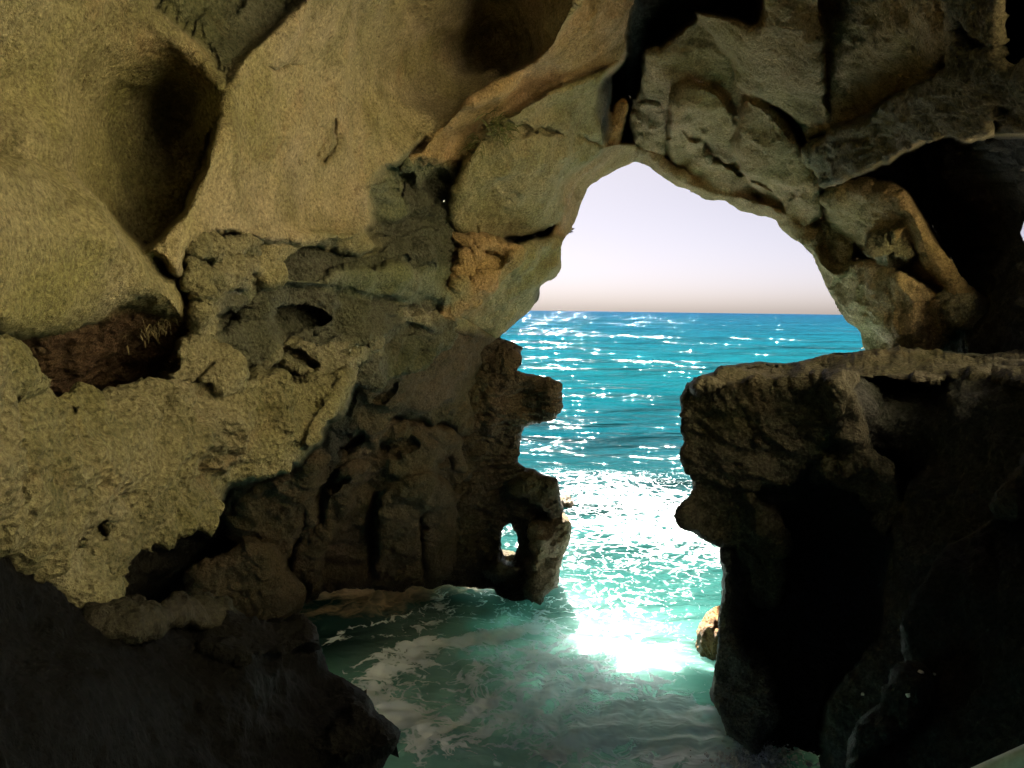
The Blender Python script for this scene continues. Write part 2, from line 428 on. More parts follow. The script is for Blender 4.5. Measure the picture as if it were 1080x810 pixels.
# lip under it, with the oval hollow below
P([(270, 262), (300, 243), (330, 236), (370, 236), (388, 248), (392, 262), (370, 268), (340, 262), (315, 262), (300, 275), (305, 290), (285, 300), (262, 296)],
  [(270, 270, 9.0), (330, 240, 9.6), (388, 250, 10.9), (290, 292, 9.4), (350, 262, 10.2)], w=10, h=.45, rough=.15, col=OLIVE)
# green band
P([(285, 286), (330, 290), (390, 282), (420, 285), (450, 292), (478, 310), (474, 325), (440, 318), (400, 318), (350, 308), (300, 300), (255, 310), (250, 298)],
  [(260, 300, 9.2), (340, 296, 10.4), (400, 298, 11.7), (470, 318, 14.2), (450, 296, 13.2)], w=8, h=.3, rough=.3, col=GREEN)
P([(245, 315), (300, 300), (350, 312), (410, 322), (472, 328), (468, 345), (445, 352), (430, 350), (390, 362), (345, 345), (330, 355), (290, 342), (262, 350), (240, 335)],
  [(250, 325, 9.7), (300, 310, 10.4), (350, 330, 11.5), (410, 330, 12.7), (470, 338, 14.6), (300, 345, 10.9)], w=8, h=.4, rough=1.0, col=GREY, warp=10)
P([(262, 365), (290, 352), (320, 350), (350, 345), (378, 342), (400, 352), (395, 368), (372, 380), (360, 395), (330, 402), (300, 392), (275, 388)],
  [(265, 375, 9.6), (330, 360, 10.7), (390, 355, 12.2), (350, 390, 10.9), (300, 390, 10.0)], w=10, h=.6, rough=1.1, col=GREY, warp=12)
# craggy dark block under the lips
P([(364, 205), (378, 186), (405, 172), (440, 160), (470, 160), (482, 175), (474, 205), (450, 225), (425, 205), (420, 230), (432, 260), (405, 262), (386, 250), (384, 232), (370, 225)],
  [(366, 208, 11.0), (405, 175, 11.9), (470, 165, 13.2), (440, 205, 13.6), (400, 250, 13.3), (380, 225, 11.5)], w=10, h=.7, rough=.95, col=GREEN, warp=10)
P([(390, 262), (420, 250), (455, 262), (472, 285), (465, 305), (430, 300), (400, 295)], [(395, 275, 12.6), (465, 290, 13.8), (430, 255, 13.4)], w=16, h=.7, rough=.9, col=GREEN, warp=9)
# knobby ridge
P([(197, 262), (205, 248), (245, 242), (262, 256), (268, 275), (280, 285), (262, 300), (245, 300), (232, 318), (226, 345), (236, 366), (250, 378), (252, 400), (240, 412), (215, 402), (195, 402), (170, 412), (150, 412), (165, 396), (190, 375), (202, 350), (198, 318), (188, 295), (190, 280)],
  [(200, 260, 7.2), (250, 250, 8.2), (275, 285, 9.0), (240, 310, 8.0), (200, 320, 7.4), (225, 350, 7.9), (200, 385, 7.6), (250, 385, 8.3), (165, 405, 7.2)], w=8, h=.5, rough=1.2, col=CRAG, warp=12)
# great craggy apron, lower left
P([(-520, 360), (0, 368), (20, 372), (28, 400), (60, 425), (110, 412), (140, 408), (190, 405), (225, 378), (248, 372), (262, 395), (300, 402), (330, 398), (352, 392), (362, 384), (373, 405), (362, 435), (343, 448), (322, 480), (285, 498), (245, 512), (222, 540),
   (170, 562), (132, 590), (130, 612), (118, 628), (108, 606), (92, 588), (72, 580), (40, 600), (10, 585), (-30, 570), (-520, 560)],
  [(0, 375, 4.8), (0, 470, 4.6), (0, 570, 4.9), (60, 430, 5.8), (120, 415, 6.7), (100, 500, 5.9), (100, 580, 6.0), (200, 450, 7.4), (200, 410, 7.6), (250, 385, 8.4), (300, 430, 9.2), (300, 402, 9.6), (365, 392, 11.2), (370, 412, 11.2),
   (340, 448, 10.4), (250, 508, 8.6), (130, 592, 6.6), (118, 625, 6.5), (180, 530, 7.2), (-400, 450, 2.9)], w=9, h=.6, rough=1.45, col=CRAG, warp=7, strata=.25)
P([(318, 470), (335, 430), (350, 405), (358, 392), (370, 402), (368, 425), (345, 445), (335, 470)], [(325, 460, 9.6), (362, 395, 10.7), (366, 420, 10.9)], w=7, h=.4, rough=.8, col=CRAG)
P([(55, 585), (80, 575), (105, 590), (112, 610), (118, 630), (105, 645), (85, 640), (60, 625), (45, 600)], [(60, 590, 5.7), (105, 600, 6.0), (85, 640, 5.9)], w=14, h=.5, rough=1.0, col=GREY)
# lobe between the two lip lines
P([(660, -60), (625, -25), (606, 2), (588, 28), (576, 50), (545, 72), (512, 92), (485, 112), (462, 135), (440, 158), (430, 168), (470, 175), (490, 165), (520, 128), (580, 108), (640, 82), (660, 62), (662, 30), (672, -60)],
  [(640, -40, 11.8), (600, 8, 11.3), (575, 50, 11.5), (512, 94, 11.9), (462, 136, 12.2), (440, 160, 12.2), (480, 160, 13.0), (580, 95, 13.6), (640, 70, 14.3), (655, 20, 13.6), (560, 78, 12.8)], w=7, h=.3, rough=.2, col=TAN, warp=3)
# ovoid boss with pores
P([(657, 57), (640, 72), (600, 84), (568, 100), (530, 122), (505, 142), (490, 163), (479, 190), (472, 215), (474, 236), (492, 250), (518, 256), (545, 248), (575, 242), (592, 225), (593, 200), (606, 180), (632, 165), (638, 150), (632, 118), (640, 80)],
  [(640, 76, 13.7), (570, 100, 12.9), (505, 145, 12.8), (478, 195, 13.3), (478, 238, 14.2), (540, 170, 13.3), (530, 240, 15.0), (590, 215, 15.6), (630, 150, 15.6), (600, 120, 13.9), (580, 180, 14.4)], w=9, h=.45, rough=.12, col=OLIVE, warp=3)
P([(628, 120), (628, 92), (640, 74), (647, 76), (645, 110), (642, 150), (637, 150)], [(630, 100, 15.0), (645, 80, 15.3), (640, 148, 16.4)], w=6, h=.5, rough=.1, col=DARK, warp=2)
# tan leaf of rock in the cleft
P([(648, 108), (657, 102), (663, 106), (660, 125), (655, 150), (648, 165), (640, 165), (643, 130)], [(650, 110, 16.4), (660, 108, 16.6), (648, 160, 17.2)], w=5, h=.4, rough=.3, col=ORANGE, warp=2)
# left jamb bands of the arch
P([(700, 150), (672, 176), (640, 188), (615, 210), (605, 245), (590, 262), (575, 258), (585, 235), (591, 215), (592, 197), (605, 180), (628, 166), (642, 152), (665, 150)],
  [(592, 200, 15.9), (628, 167, 16.2), (645, 153, 16.7), (640, 186, 18.8), (614, 208, 18.2), (603, 240, 17.6), (585, 250, 16.8), (672, 168, 19.2)], w=6, h=.5, rough=.25, col=TAN, warp=2)
P([(535, 262), (560, 252), (592, 248), (602, 256), (596, 274), (594, 288), (584, 297), (568, 308), (560, 330), (522, 360), (480, 352), (462, 345), (470, 322), (482, 296), (520, 282)],
  [(540, 262, 14.6), (595, 255, 16.4), (594, 285, 16.8), (565, 315, 16.9), (525, 352, 17.2), (470, 340, 14.9), (500, 300, 14.6), (550, 290, 15.2)], w=12, h=.6, rough=.4, col=OLIVE, warp=3)
P([(475, 245), (490, 250), (540, 256), (545, 275), (520, 300), (500, 322), (478, 335), (458, 340), (462, 315), (474, 290), (478, 262)],
  [(480, 250, 13.9), (540, 262, 14.5), (500, 310, 14.6), (462, 330, 14.4)], w=8, h=.5, rough=.7, col=TAN, warp=3)
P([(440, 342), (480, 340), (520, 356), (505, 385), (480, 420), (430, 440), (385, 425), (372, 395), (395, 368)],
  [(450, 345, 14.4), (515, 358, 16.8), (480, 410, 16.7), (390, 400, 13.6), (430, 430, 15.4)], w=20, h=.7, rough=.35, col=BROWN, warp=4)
# ---- right of the cleft
P([(680, 50), (700, 45), (735, 20), (760, 25), (772, 55), (778, 90), (800, 108), (830, 140), (820, 200), (760, 210), (700, 185), (676, 160), (664, 140), (666, 110), (676, 90)],
  [(685, 60, 14.8), (735, 25, 14.0), (770, 80, 14.8), (690, 110, 16.6), (720, 130, 16.9), (670, 150, 18.7), (700, 180, 18.9), (790, 150, 16.4), (760, 205, 18.5), (820, 190, 17.4)], w=8, h=.4, rough=.15, col=TAN, warp=3)
P([(706, 160), (705, 130), (712, 100), (722, 85), (745, 85), (765, 100), (778, 125), (775, 140), (750, 150), (728, 165), (715, 175)],
  [(710, 130, 15.9), (735, 90, 15.3), (770, 120, 15.5), (745, 125, 16.2), (720, 165, 17.6), (765, 140, 16.4)], w=7, h=.3, rough=.12, col=TAN, warp=3)
P([(666, 108), (685, 100), (700, 108), (706, 130), (705, 160), (690, 165), (668, 150)], [(670, 115, 17.2), (700, 110, 16.6), (690, 155, 18.2)], w=8, h=.4, rough=.5, col=TAN, warp=3)
P([(735, 15), (775, 20), (800, 22), (812, -40), (868, -40), (868, 50), (873, 105), (876, 136), (852, 152), (838, 130), (815, 112), (790, 106), (778, 92), (770, 60)],
  [(745, 25, 13.0), (775, 70, 13.8), (800, 40, 12.3), (840, 0, 11.4), (866, 30, 11.4), (870, 100, 13.0), (855, 145, 15.2), (820, 100, 13.8)], w=9, h=.45, rough=.08, col=(.50, .35, .19), warp=3)
P([(784, 102), (800, 104), (818, 114), (838, 140), (856, 172), (866, 196), (868, 225), (850, 240), (815, 226), (790, 195), (775, 160), (775, 130)],
  [(790, 108, 14.6), (820, 118, 14.5), (855, 175, 15.4), (866, 215, 16.2), (800, 170, 15.6), (820, 215, 17.6), (780, 150, 15.8)], w=12, h=.7, rough=.12, col=TAN, warp=3)
P([(866, -60), (990, -60), (1002, 10), (1012, 45), (990, 75), (960, 98), (922, 122), (882, 142), (868, 138), (872, 90), (866, 40)],
  [(868, 0, 12.0), (930, 0, 11.0), (1000, 10, 9.8), (1005, 50, 9.9), (950, 95, 12.6), (885, 135, 14.0), (930, 60, 11.8), (880, 70, 13.0)], w=8, h=.3, rough=.08, col=(.50, .35, .19), warp=3)
P([(848, 156), (880, 141), (928, 117), (968, 88), (1000, 66), (1005, 30), (990, -60), (1060, -60), (1055, 40), (1068, 70), (1110, 72), (1110, 142), (1080, 140), (1060, 132), (1048, 128), (1050, 145), (1022, 149), (1004, 140), (985, 142), (955, 158), (928, 172), (905, 186), (870, 202), (862, 182)],
  [(855, 165, 14.8), (930, 120, 11.9), (1000, 68, 9.5), (1060, 75, 8.8), (1020, 148, 10.2), (920, 172, 12.8), (1080, 130, 9.2), (1030, 10, 8.9), (870, 198, 15)], w=7, h=.4, rough=.4, col=(.27, .22, .145), warp=6, strata=.8)
P([(866, 202), (898, 192), (930, 190), (955, 200), (974, 224), (990, 256), (1010, 288), (1026, 308), (1032, 325), (1012, 342), (1000, 330), (985, 305), (950, 290), (915, 272), (880, 244), (866, 222)],
  [(870, 210, 15.8), (930, 193, 14.4), (985, 255, 14.0), (1025, 315, 14.0), (930, 250, 15.0), (960, 290, 15.9), (890, 245, 16.6)], w=20, h=.9, rough=.35, col=(.50, .35, .19), warp=3)
P([(912, 254), (930, 240), (955, 244), (968, 258), (965, 275), (945, 282), (920, 272)], [(915, 260, 14.9), (960, 250, 14.6), (945, 278, 15.0)], w=10, h=.4, rough=.9, col=GREY)
P([(832, 200), (890, 205), (900, 285), (862, 305), (842, 270), (828, 240)], [(835, 210, 17.3), (885, 210, 16.9), (895, 280, 16.9), (850, 260, 17.6), (862, 300, 17.9)], w=8, h=.3, rough=.3, col=TAN, warp=3)
P([(850, 240), (866, 262), (882, 280), (905, 275), (935, 278), (968, 296), (993, 310), (1003, 330), (999, 354), (986, 372), (940, 385), (900, 380), (905, 352), (890, 338), (880, 318), (870, 295), (850, 265)],
  [(860, 265, 17.4), (905, 278, 16.2), (940, 310, 15.3), (993, 315, 14.9), (998, 350, 15.0), (985, 370, 15.3), (910, 365, 17.4), (890, 330, 17.5), (930, 350, 16.0), (960, 340, 15.2)], w=9, h=.5, rough=.55, col=(.62, .46, .29), warp=3)
P([(985, 325), (1000, 315), (1015, 318), (1032, 322), (1022, 340), (1005, 352), (995, 350)], [(990, 330, 15.0), (1028, 322, 14.2), (1005, 350, 14.8)], w=8, h=.4, rough=.8, col=GREY)
P([(815, 228), (840, 234), (852, 250), (845, 262), (830, 252)], [(820, 232, 18.6), (845, 240, 18.2), (842, 258, 18.7)], w=6, h=.3, rough=.2, col=SAND, warp=2)
# lip of the arch, right side
P([(668, 150), (690, 160), (720, 180), (760, 200), (800, 212), (850, 232), (872, 262), (868, 292), (840, 262), (800, 232), (760, 218), (700, 196), (668, 178)],
  [(672, 160, 18.6), (720, 184, 18.2), (800, 216, 17.6), (855, 240, 17.2), (868, 280, 17.9), (700, 190, 19.2), (780, 218, 18.7), (840, 256, 18.6)], w=6, h=.4, rough=.35, col=TAN, warp=2)

LAND = [(1079, 232), (1077, 246), (1082, 262), (1092, 300), (1104, 340), (1112, 380), (1112, 920), (1800, 920), (1800, -420), (1190, -420), (1180, -200), (1150, -60), (1120, 40), (1100, 130), (1084, 200)]
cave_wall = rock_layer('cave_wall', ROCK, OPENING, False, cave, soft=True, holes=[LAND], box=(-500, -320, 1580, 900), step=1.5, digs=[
    ([(62, 528), (70, 508), (92, 503), (91, 520), (78, 532), (66, 534)], 0.60, 5), ([(150, 450), (152, 438), (166, 434), (164, 460), (154, 464)], 0.45, 5),
    ([(206, 266), (228, 264), (230, 278), (210, 282)], 0.50, 4), ([(240, 268), (256, 264), (262, 276), (248, 280)], 0.35, 4),
    ([(250, 292), (268, 286), (280, 296), (262, 302)], 0.35, 5), ([(228, 330), (250, 308), (262, 318), (252, 345), (236, 350)], 0.70, 8),
    ([(282, 332), (300, 322), (325, 324), (350, 336), (330, 342), (300, 344)], 0.55, 8), ([(300, 372), (335, 378), (332, 390), (306, 386)], 0.45, 6),
    ([(344, 404), (352, 398), (356, 412), (346, 418)], 0.45, 4), ([(355, 370), (380, 355), (392, 360), (380, 375)], 0.40, 6),
    ([(445, 190), (470, 180), (476, 205), (458, 222), (446, 210)], 0.60, 7), ([(400, 180), (430, 176), (436, 200), (410, 215)], 0.45, 9),
    ([(345, 455), (372, 450), (380, 470), (358, 480)], 0.40, 8), ([(400, 468), (440, 468), (430, 480), (402, 480)], 0.45, 5),
    ([(455, 480), (480, 478), (490, 512), (465, 518)], 0.50, 9), ([(345, 540), (352, 525), (362, 535), (352, 560)], 0.40, 6),
    ([(322, 148), (336, 128), (346, 132), (340, 152), (330, 168), (324, 160)], 0.13, 3), ([(346, 140), (356, 126), (360, 140), (348, 166), (338, 170)], 0.21, 3),
    ([(534, 128), (560, 136), (585, 144), (584, 148), (556, 140), (535, 132)], 0.33, 2.5), ([(612, 148), (632, 154), (634, 158), (614, 152)], 0.39, 2.5),
    ([(470, 248), (520, 268), (520, 273), (472, 253)], 0.33, 2.5), ([(720, 140), (745, 150), (780, 172), (810, 200), (808, 203), (776, 177), (742, 155)], 0.33, 2.5),
    ([(930, 262), (944, 252), (966, 256), (968, 276), (950, 284)], 0.40, 7), ([(1050, 105), (1075, 110), (1078, 130), (1062, 128)], 0.25, 6),
    ([(1005, 28), (1020, 20), (1045, 40), (1050, 55), (1025, 48)], 0.35, 7), ([(180, 300), (200, 305), (205, 330), (190, 335)], 0.30, 6),
    ([(283, 71), (300, 64), (312, 60), (314, 64), (300, 68), (284, 76)], .2, 2.5), ([(100, 120), (118, 116), (116, 122), (104, 126)], .0, 3),
    ([(336, 518), (366, 496), (372, 500), (348, 526), (340, 560), (334, 556)], .8, 4), ([(300, 590), (318, 540), (324, 544), (312, 600)], .7, 4),
    ([(385, 540), (400, 520), (404, 524), (396, 560), (392, 600), (386, 596)], .7, 4), ([(440, 560), (447, 540), (452, 560), (448, 610), (442, 606)], .6, 4),
    ([(350, 470), (375, 462), (378, 468), (352, 478)], .6, 4), ([(420, 440), (470, 446), (520, 452), (518, 458), (470, 452), (420, 447)], .5, 3),
    ([(396, 418), (420, 402), (424, 410), (402, 428)], .5, 5), ([(40, 405), (120, 400), (190, 398), (190, 404), (120, 408), (42, 414)], .5, 4),
    ([(60, 440), (110, 432), (112, 438), (64, 448)], .35, 4), ([(105, 565), (112, 530), (118, 532), (112, 575)], .5, 4), ([(0, 420), (18, 430), (20, 520), (0, 540)], .4, 9)], edge_warp=3.0, depth=3.2, spread=.35)
tag(cave_wall, 'scooped sandstone cave walls and roof around the sea arch', 'cave', kind='structure')

# ------------------------------------------------------------------ pillar with its ledges and window
PILLAR = [(470, 330), (510, 352), (522, 357), (536, 362), (548, 370), (549, 382), (540, 392), (556, 398), (578, 400), (589, 408), (590, 428), (584, 440), (570, 447), (554, 450),
          (549, 470), (546, 488), (552, 492), (566, 496), (572, 502), (588, 506), (589, 528), (594, 540), (602, 552), (600, 575), (592, 600), (588, 618), (575, 628), (568, 637), (556, 632), (540, 640), (500, 680), (440, 680), (440, 500), (450, 380)]
WINDOW = [(538, 549), (530, 556), (527, 572), (529, 584), (534, 592), (541, 590), (546, 578), (547, 566), (543, 556)]
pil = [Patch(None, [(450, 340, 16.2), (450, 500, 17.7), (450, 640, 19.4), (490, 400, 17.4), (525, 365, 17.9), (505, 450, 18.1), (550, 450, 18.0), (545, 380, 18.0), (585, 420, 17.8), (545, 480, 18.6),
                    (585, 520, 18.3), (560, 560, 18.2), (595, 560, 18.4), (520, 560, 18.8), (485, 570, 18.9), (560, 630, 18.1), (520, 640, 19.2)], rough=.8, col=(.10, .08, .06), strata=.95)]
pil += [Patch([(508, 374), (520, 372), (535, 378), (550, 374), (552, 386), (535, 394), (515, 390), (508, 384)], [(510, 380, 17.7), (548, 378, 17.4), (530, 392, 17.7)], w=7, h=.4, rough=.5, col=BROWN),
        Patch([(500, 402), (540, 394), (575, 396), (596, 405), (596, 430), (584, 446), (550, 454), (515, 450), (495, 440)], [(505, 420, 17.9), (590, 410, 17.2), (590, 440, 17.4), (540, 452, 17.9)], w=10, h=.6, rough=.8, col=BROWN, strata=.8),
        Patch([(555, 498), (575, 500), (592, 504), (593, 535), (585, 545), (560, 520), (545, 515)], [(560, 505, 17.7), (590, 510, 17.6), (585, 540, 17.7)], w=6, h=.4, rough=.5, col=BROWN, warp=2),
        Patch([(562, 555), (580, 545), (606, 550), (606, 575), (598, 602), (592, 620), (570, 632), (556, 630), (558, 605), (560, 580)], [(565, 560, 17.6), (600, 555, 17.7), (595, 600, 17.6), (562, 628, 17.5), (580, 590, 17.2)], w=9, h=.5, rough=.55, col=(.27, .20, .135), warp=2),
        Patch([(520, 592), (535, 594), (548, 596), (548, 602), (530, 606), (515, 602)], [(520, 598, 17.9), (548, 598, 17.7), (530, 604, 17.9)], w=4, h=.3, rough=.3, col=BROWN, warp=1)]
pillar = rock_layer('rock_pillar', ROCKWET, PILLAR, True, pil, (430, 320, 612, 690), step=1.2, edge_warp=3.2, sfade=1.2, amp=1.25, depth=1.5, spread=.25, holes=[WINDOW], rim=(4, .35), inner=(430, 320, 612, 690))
tag(pillar, 'dark ledged rock pillar with a small window at the waterline, left of the opening', 'rock')

# ------------------------------------------------------------------ ledge block on the right
LEDGE = [(1120, 366), (1040, 374), (985, 369), (940, 371), (908, 369), (880, 371), (856, 379), (838, 384), (800, 384), (768, 386), (752, 392), (738, 398), (727, 405), (721, 420), (722, 440), (719, 455), (724, 468), (722, 484), (729, 499), (731, 512), (726, 523),
         (717, 534), (712, 543), (716, 552), (737, 564), (757, 576), (762, 598), (764, 622), (761, 650), (760, 690), (753, 715), (752, 740), (762, 756), (767, 774), (790, 792), (800, 830), (810, 900), (1400, 900), (1400, 366)]
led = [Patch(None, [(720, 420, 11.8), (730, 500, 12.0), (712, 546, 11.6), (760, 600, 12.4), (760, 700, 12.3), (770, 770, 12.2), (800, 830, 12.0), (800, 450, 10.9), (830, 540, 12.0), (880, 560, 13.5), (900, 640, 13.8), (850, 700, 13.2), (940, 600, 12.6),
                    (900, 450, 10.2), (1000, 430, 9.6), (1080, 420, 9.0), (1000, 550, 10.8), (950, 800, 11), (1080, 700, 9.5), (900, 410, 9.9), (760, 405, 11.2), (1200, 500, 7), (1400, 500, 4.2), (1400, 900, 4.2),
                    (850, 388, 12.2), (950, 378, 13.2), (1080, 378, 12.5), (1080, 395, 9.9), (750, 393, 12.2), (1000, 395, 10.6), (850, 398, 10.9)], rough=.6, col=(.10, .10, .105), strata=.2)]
def LP(*a, **k): led.append(Patch(*a, **k))
LP([(700, 402), (750, 402), (800, 404), (850, 398), (900, 400), (890, 440), (870, 470), (840, 500), (805, 520), (806, 560), (815, 600), (800, 640), (786, 600), (770, 575), (735, 570), (700, 555), (700, 500)],
   [(720, 420, 11.3), (800, 420, 10.5), (880, 420, 10.0), (730, 500, 11.5), (715, 545, 11.2), (800, 500, 11.0), (840, 490, 10.9), (770, 560, 11.7), (805, 600, 11.9)], w=10, h=.7, rough=.9, col=(.15, .135, .11), warp=8, strata=.35)
LP([(870, 405), (888, 402), (905, 430), (920, 470), (945, 500), (955, 540), (946, 560), (930, 548), (905, 510), (880, 500), (855, 495), (870, 480), (890, 480), (885, 450), (870, 430)],
   [(875, 410, 9.7), (905, 440, 9.8), (945, 510, 9.9), (946, 555, 10.2), (880, 495, 10.4), (860, 495, 10.7)], w=9, h=.6, rough=.9, col=(.15, .135, .11), warp=7)
LP([(790, 520), (812, 540), (822, 575), (822, 620), (812, 640), (806, 600), (796, 560)], [(800, 540, 11.2), (820, 580, 11.5), (815, 635, 12)], w=6, h=.5, rough=.8, col=(.15, .135, .11), warp=6)
LP([(748, 560), (772, 575), (778, 620), (772, 660), (790, 690), (810, 720), (820, 745), (800, 780), (788, 800), (760, 780), (745, 740), (748, 700), (756, 660), (758, 610)],
   [(760, 580, 12.0), (775, 640, 11.9), (756, 720, 11.7), (815, 740, 11.6), (790, 790, 11.4), (780, 700, 11.7)], w=9, h=.6, rough=1.0, col=(.22, .20, .18), warp=5)
LP([(947, 540), (962, 500), (1020, 430), (1110, 400), (1400, 400), (1400, 900), (866, 900), (869, 810), (872, 755), (884, 727), (905, 702), (930, 670), (938, 640), (945, 595)],
   [(948, 560, 9.4), (938, 640, 9.2), (905, 702, 9.0), (872, 760, 8.8), (868, 850, 8.6), (1000, 600, 8.8), (1080, 480, 8.6), (1000, 800, 8.2), (1400, 600, 4), (1020, 440, 9.4)], w=10, h=.7, rough=.7, col=(.09, .09, .095), warp=7)
# wrinkled top of the ledge
LP([(905, 366), (960, 366), (1040, 372), (1130, 364), (1130, 404), (1040, 402), (960, 400), (900, 402), (840, 408), (780, 404), (735, 408), (745, 394), (800, 383), (850, 380), (875, 370)],
   [(920, 368, 14.2), (1040, 374, 12.8), (1100, 400, 9.0), (960, 398, 9.9), (840, 405, 10.7), (745, 398, 11.3), (850, 384, 12.2), (920, 382, 12.0)], w=5, h=.3, rough=.55, col=(.17, .15, .12), warp=4, strata=1.0)
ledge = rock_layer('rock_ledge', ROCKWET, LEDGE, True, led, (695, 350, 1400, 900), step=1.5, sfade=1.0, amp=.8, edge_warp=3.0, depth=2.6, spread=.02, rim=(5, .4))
tag(ledge, 'big dark block of rock with a flat wrinkled top, right of the opening', 'rock')

# ------------------------------------------------------------------ foreground rock, right
FR = [(1108, 440), (1100, 455), (1082, 470), (1072, 492), (1058, 525), (1048, 545), (1028, 558), (1004, 572), (988, 592), (976, 618), (962, 638), (953, 660), (955, 684), (962, 704), (956, 714), (932, 738), (908, 760), (897, 782), (892, 806), (880, 920), (1500, 920), (1500, 380), (1300, 390), (1180, 400), (1125, 420)]
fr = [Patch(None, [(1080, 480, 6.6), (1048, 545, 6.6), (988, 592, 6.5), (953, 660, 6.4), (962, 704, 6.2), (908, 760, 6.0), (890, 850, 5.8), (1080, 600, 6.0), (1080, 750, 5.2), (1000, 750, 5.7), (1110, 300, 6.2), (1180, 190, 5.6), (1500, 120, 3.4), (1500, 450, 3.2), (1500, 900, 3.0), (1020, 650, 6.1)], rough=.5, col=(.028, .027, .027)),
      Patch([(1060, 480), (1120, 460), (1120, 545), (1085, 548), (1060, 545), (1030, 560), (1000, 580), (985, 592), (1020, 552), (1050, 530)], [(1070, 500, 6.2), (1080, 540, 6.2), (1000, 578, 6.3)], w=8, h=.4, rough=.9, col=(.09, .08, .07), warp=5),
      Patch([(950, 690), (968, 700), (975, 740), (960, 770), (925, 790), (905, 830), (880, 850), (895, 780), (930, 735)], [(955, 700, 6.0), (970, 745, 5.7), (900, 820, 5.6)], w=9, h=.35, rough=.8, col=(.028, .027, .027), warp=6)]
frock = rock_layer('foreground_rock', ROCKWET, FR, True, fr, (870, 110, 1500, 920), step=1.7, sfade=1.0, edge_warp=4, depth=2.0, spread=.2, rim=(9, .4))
tag(frock, 'near black rock face filling the lower right corner, pale edge running down its left side', 'rock')

# ------------------------------------------------------------------ foreground rock, left
FL = [(-520, 560), (-60, 575), (0, 572), (30, 600), (58, 632), (85, 655), (110, 640), (140, 634), (165, 640), (185, 632), (210, 634), (232, 642), (238, 652), (262, 652), (290, 656), (315, 650), (330, 660), (336, 676), (342, 692), (346, 706), (362, 716), (382, 730), (396, 748), (412, 760), (421, 774), (416, 792), (402, 812), (380, 920), (-520, 920)]
fl = [Patch(None, [(-500, 600, 2.6), (0, 580, 5.0), (60, 635, 5.6), (110, 642, 6.3), (185, 636, 7.2), (235, 650, 7.6), (320, 655, 8.0), (345, 700, 7.9), (400, 755, 7.6), (418, 775, 7.6), (400, 830, 7.2), (200, 700, 6.3), (100, 700, 5.2), (0, 700, 4.2), (200, 800, 5.6), (300, 780, 6.6), (0, 900, 3.6), (-500, 900, 2.4), (270, 690, 6.9)], rough=.4, col=(.0065, .0063, .0072)),  # near-black base colour stands in for the shade on this rock
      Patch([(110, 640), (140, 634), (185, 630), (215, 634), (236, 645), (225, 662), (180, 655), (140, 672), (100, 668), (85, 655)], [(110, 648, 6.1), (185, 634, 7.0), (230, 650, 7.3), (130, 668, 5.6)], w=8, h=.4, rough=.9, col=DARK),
      Patch([(236, 652), (262, 650), (315, 648), (335, 665), (330, 682), (290, 690), (250, 696), (215, 690), (205, 675)], [(240, 656, 7.4), (320, 655, 7.8), (300, 688, 6.9), (220, 686, 6.5)], w=8, h=.35, rough=1.0, col=WET_SHADE),
      Patch([(330, 780), (360, 750), (385, 745), (410, 765), (418, 785), (390, 800), (350, 810)], [(340, 780, 7.0), (400, 760, 7.2), (390, 800, 6.8)], w=9, h=.35, rough=1.0, col=WET_SHADE)]
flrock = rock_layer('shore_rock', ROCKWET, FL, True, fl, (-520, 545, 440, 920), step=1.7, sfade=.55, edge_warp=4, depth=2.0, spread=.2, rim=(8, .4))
tag(flrock, 'wet rock shelf, blackened for shade, in the lower left corner, ending in a point over the pool', 'rock')

# ------------------------------------------------------------------ sunlit orange boulder by the ledge
def boulder(name, center, size, col, seed, mat, n=64):
    th = np.linspace(0, 2 * np.pi, 2 * n, endpoint=False); ph = np.linspace(0.02, np.pi - .02, n)
    T, H = np.meshgrid(th, ph)
    d = np.stack([np.sin(H) * np.cos(T), np.sin(H) * np.sin(T), np.cos(H)], -1).reshape(-1, 3)
    r = 1 + .28 * fbm(d, .9, 3, .5, seed) + .10 * ridged(d, .45, 3, .5, seed) + .03 * fbm(d, .1, 3, .6, seed)
    p = d * r[:, None] * np.array(size) + np.array(center)
    I = np.arange(len(d)).reshape(T.shape); J = np.roll(I, -1, 1)
    f = np.stack([I[:-1], I[1:], J[1:], J[:-1]], -1).reshape(-1, 4)
    return mesh_obj(name, p, f, mat, {'stone': np.tile(np.array(col), (len(p), 1)), 'craggy': np.full(len(p), .8)})
c = on_sea(752, 696)
b1 = boulder('boulder', c + np.array([.18, .35, .15]), (.38, .5, .75), (.36, .175, .065), 3., ROCK)
tag(b1, 'small orange sunlit boulder at the waterline under the big dark ledge', 'boulder')
c = on_sea(604, 548)
b2 = boulder('boulder', c + np.array([-.1, 2.0, .0]), (.28, .4, .3), (.24, .15, .08), 8., ROCK)
tag(b2, 'brown sunlit boulder in the foam beside the right edge of the pillar', 'boulder')
c = on_sea(522, 600)
b3 = boulder('boulder', c + np.array([0., .5, .02]), (.55, .4, .28), (.2, .15, .1), 13., ROCKWET)
tag(b3, 'low flat wet stone lying under the small window of the pillar', 'boulder')

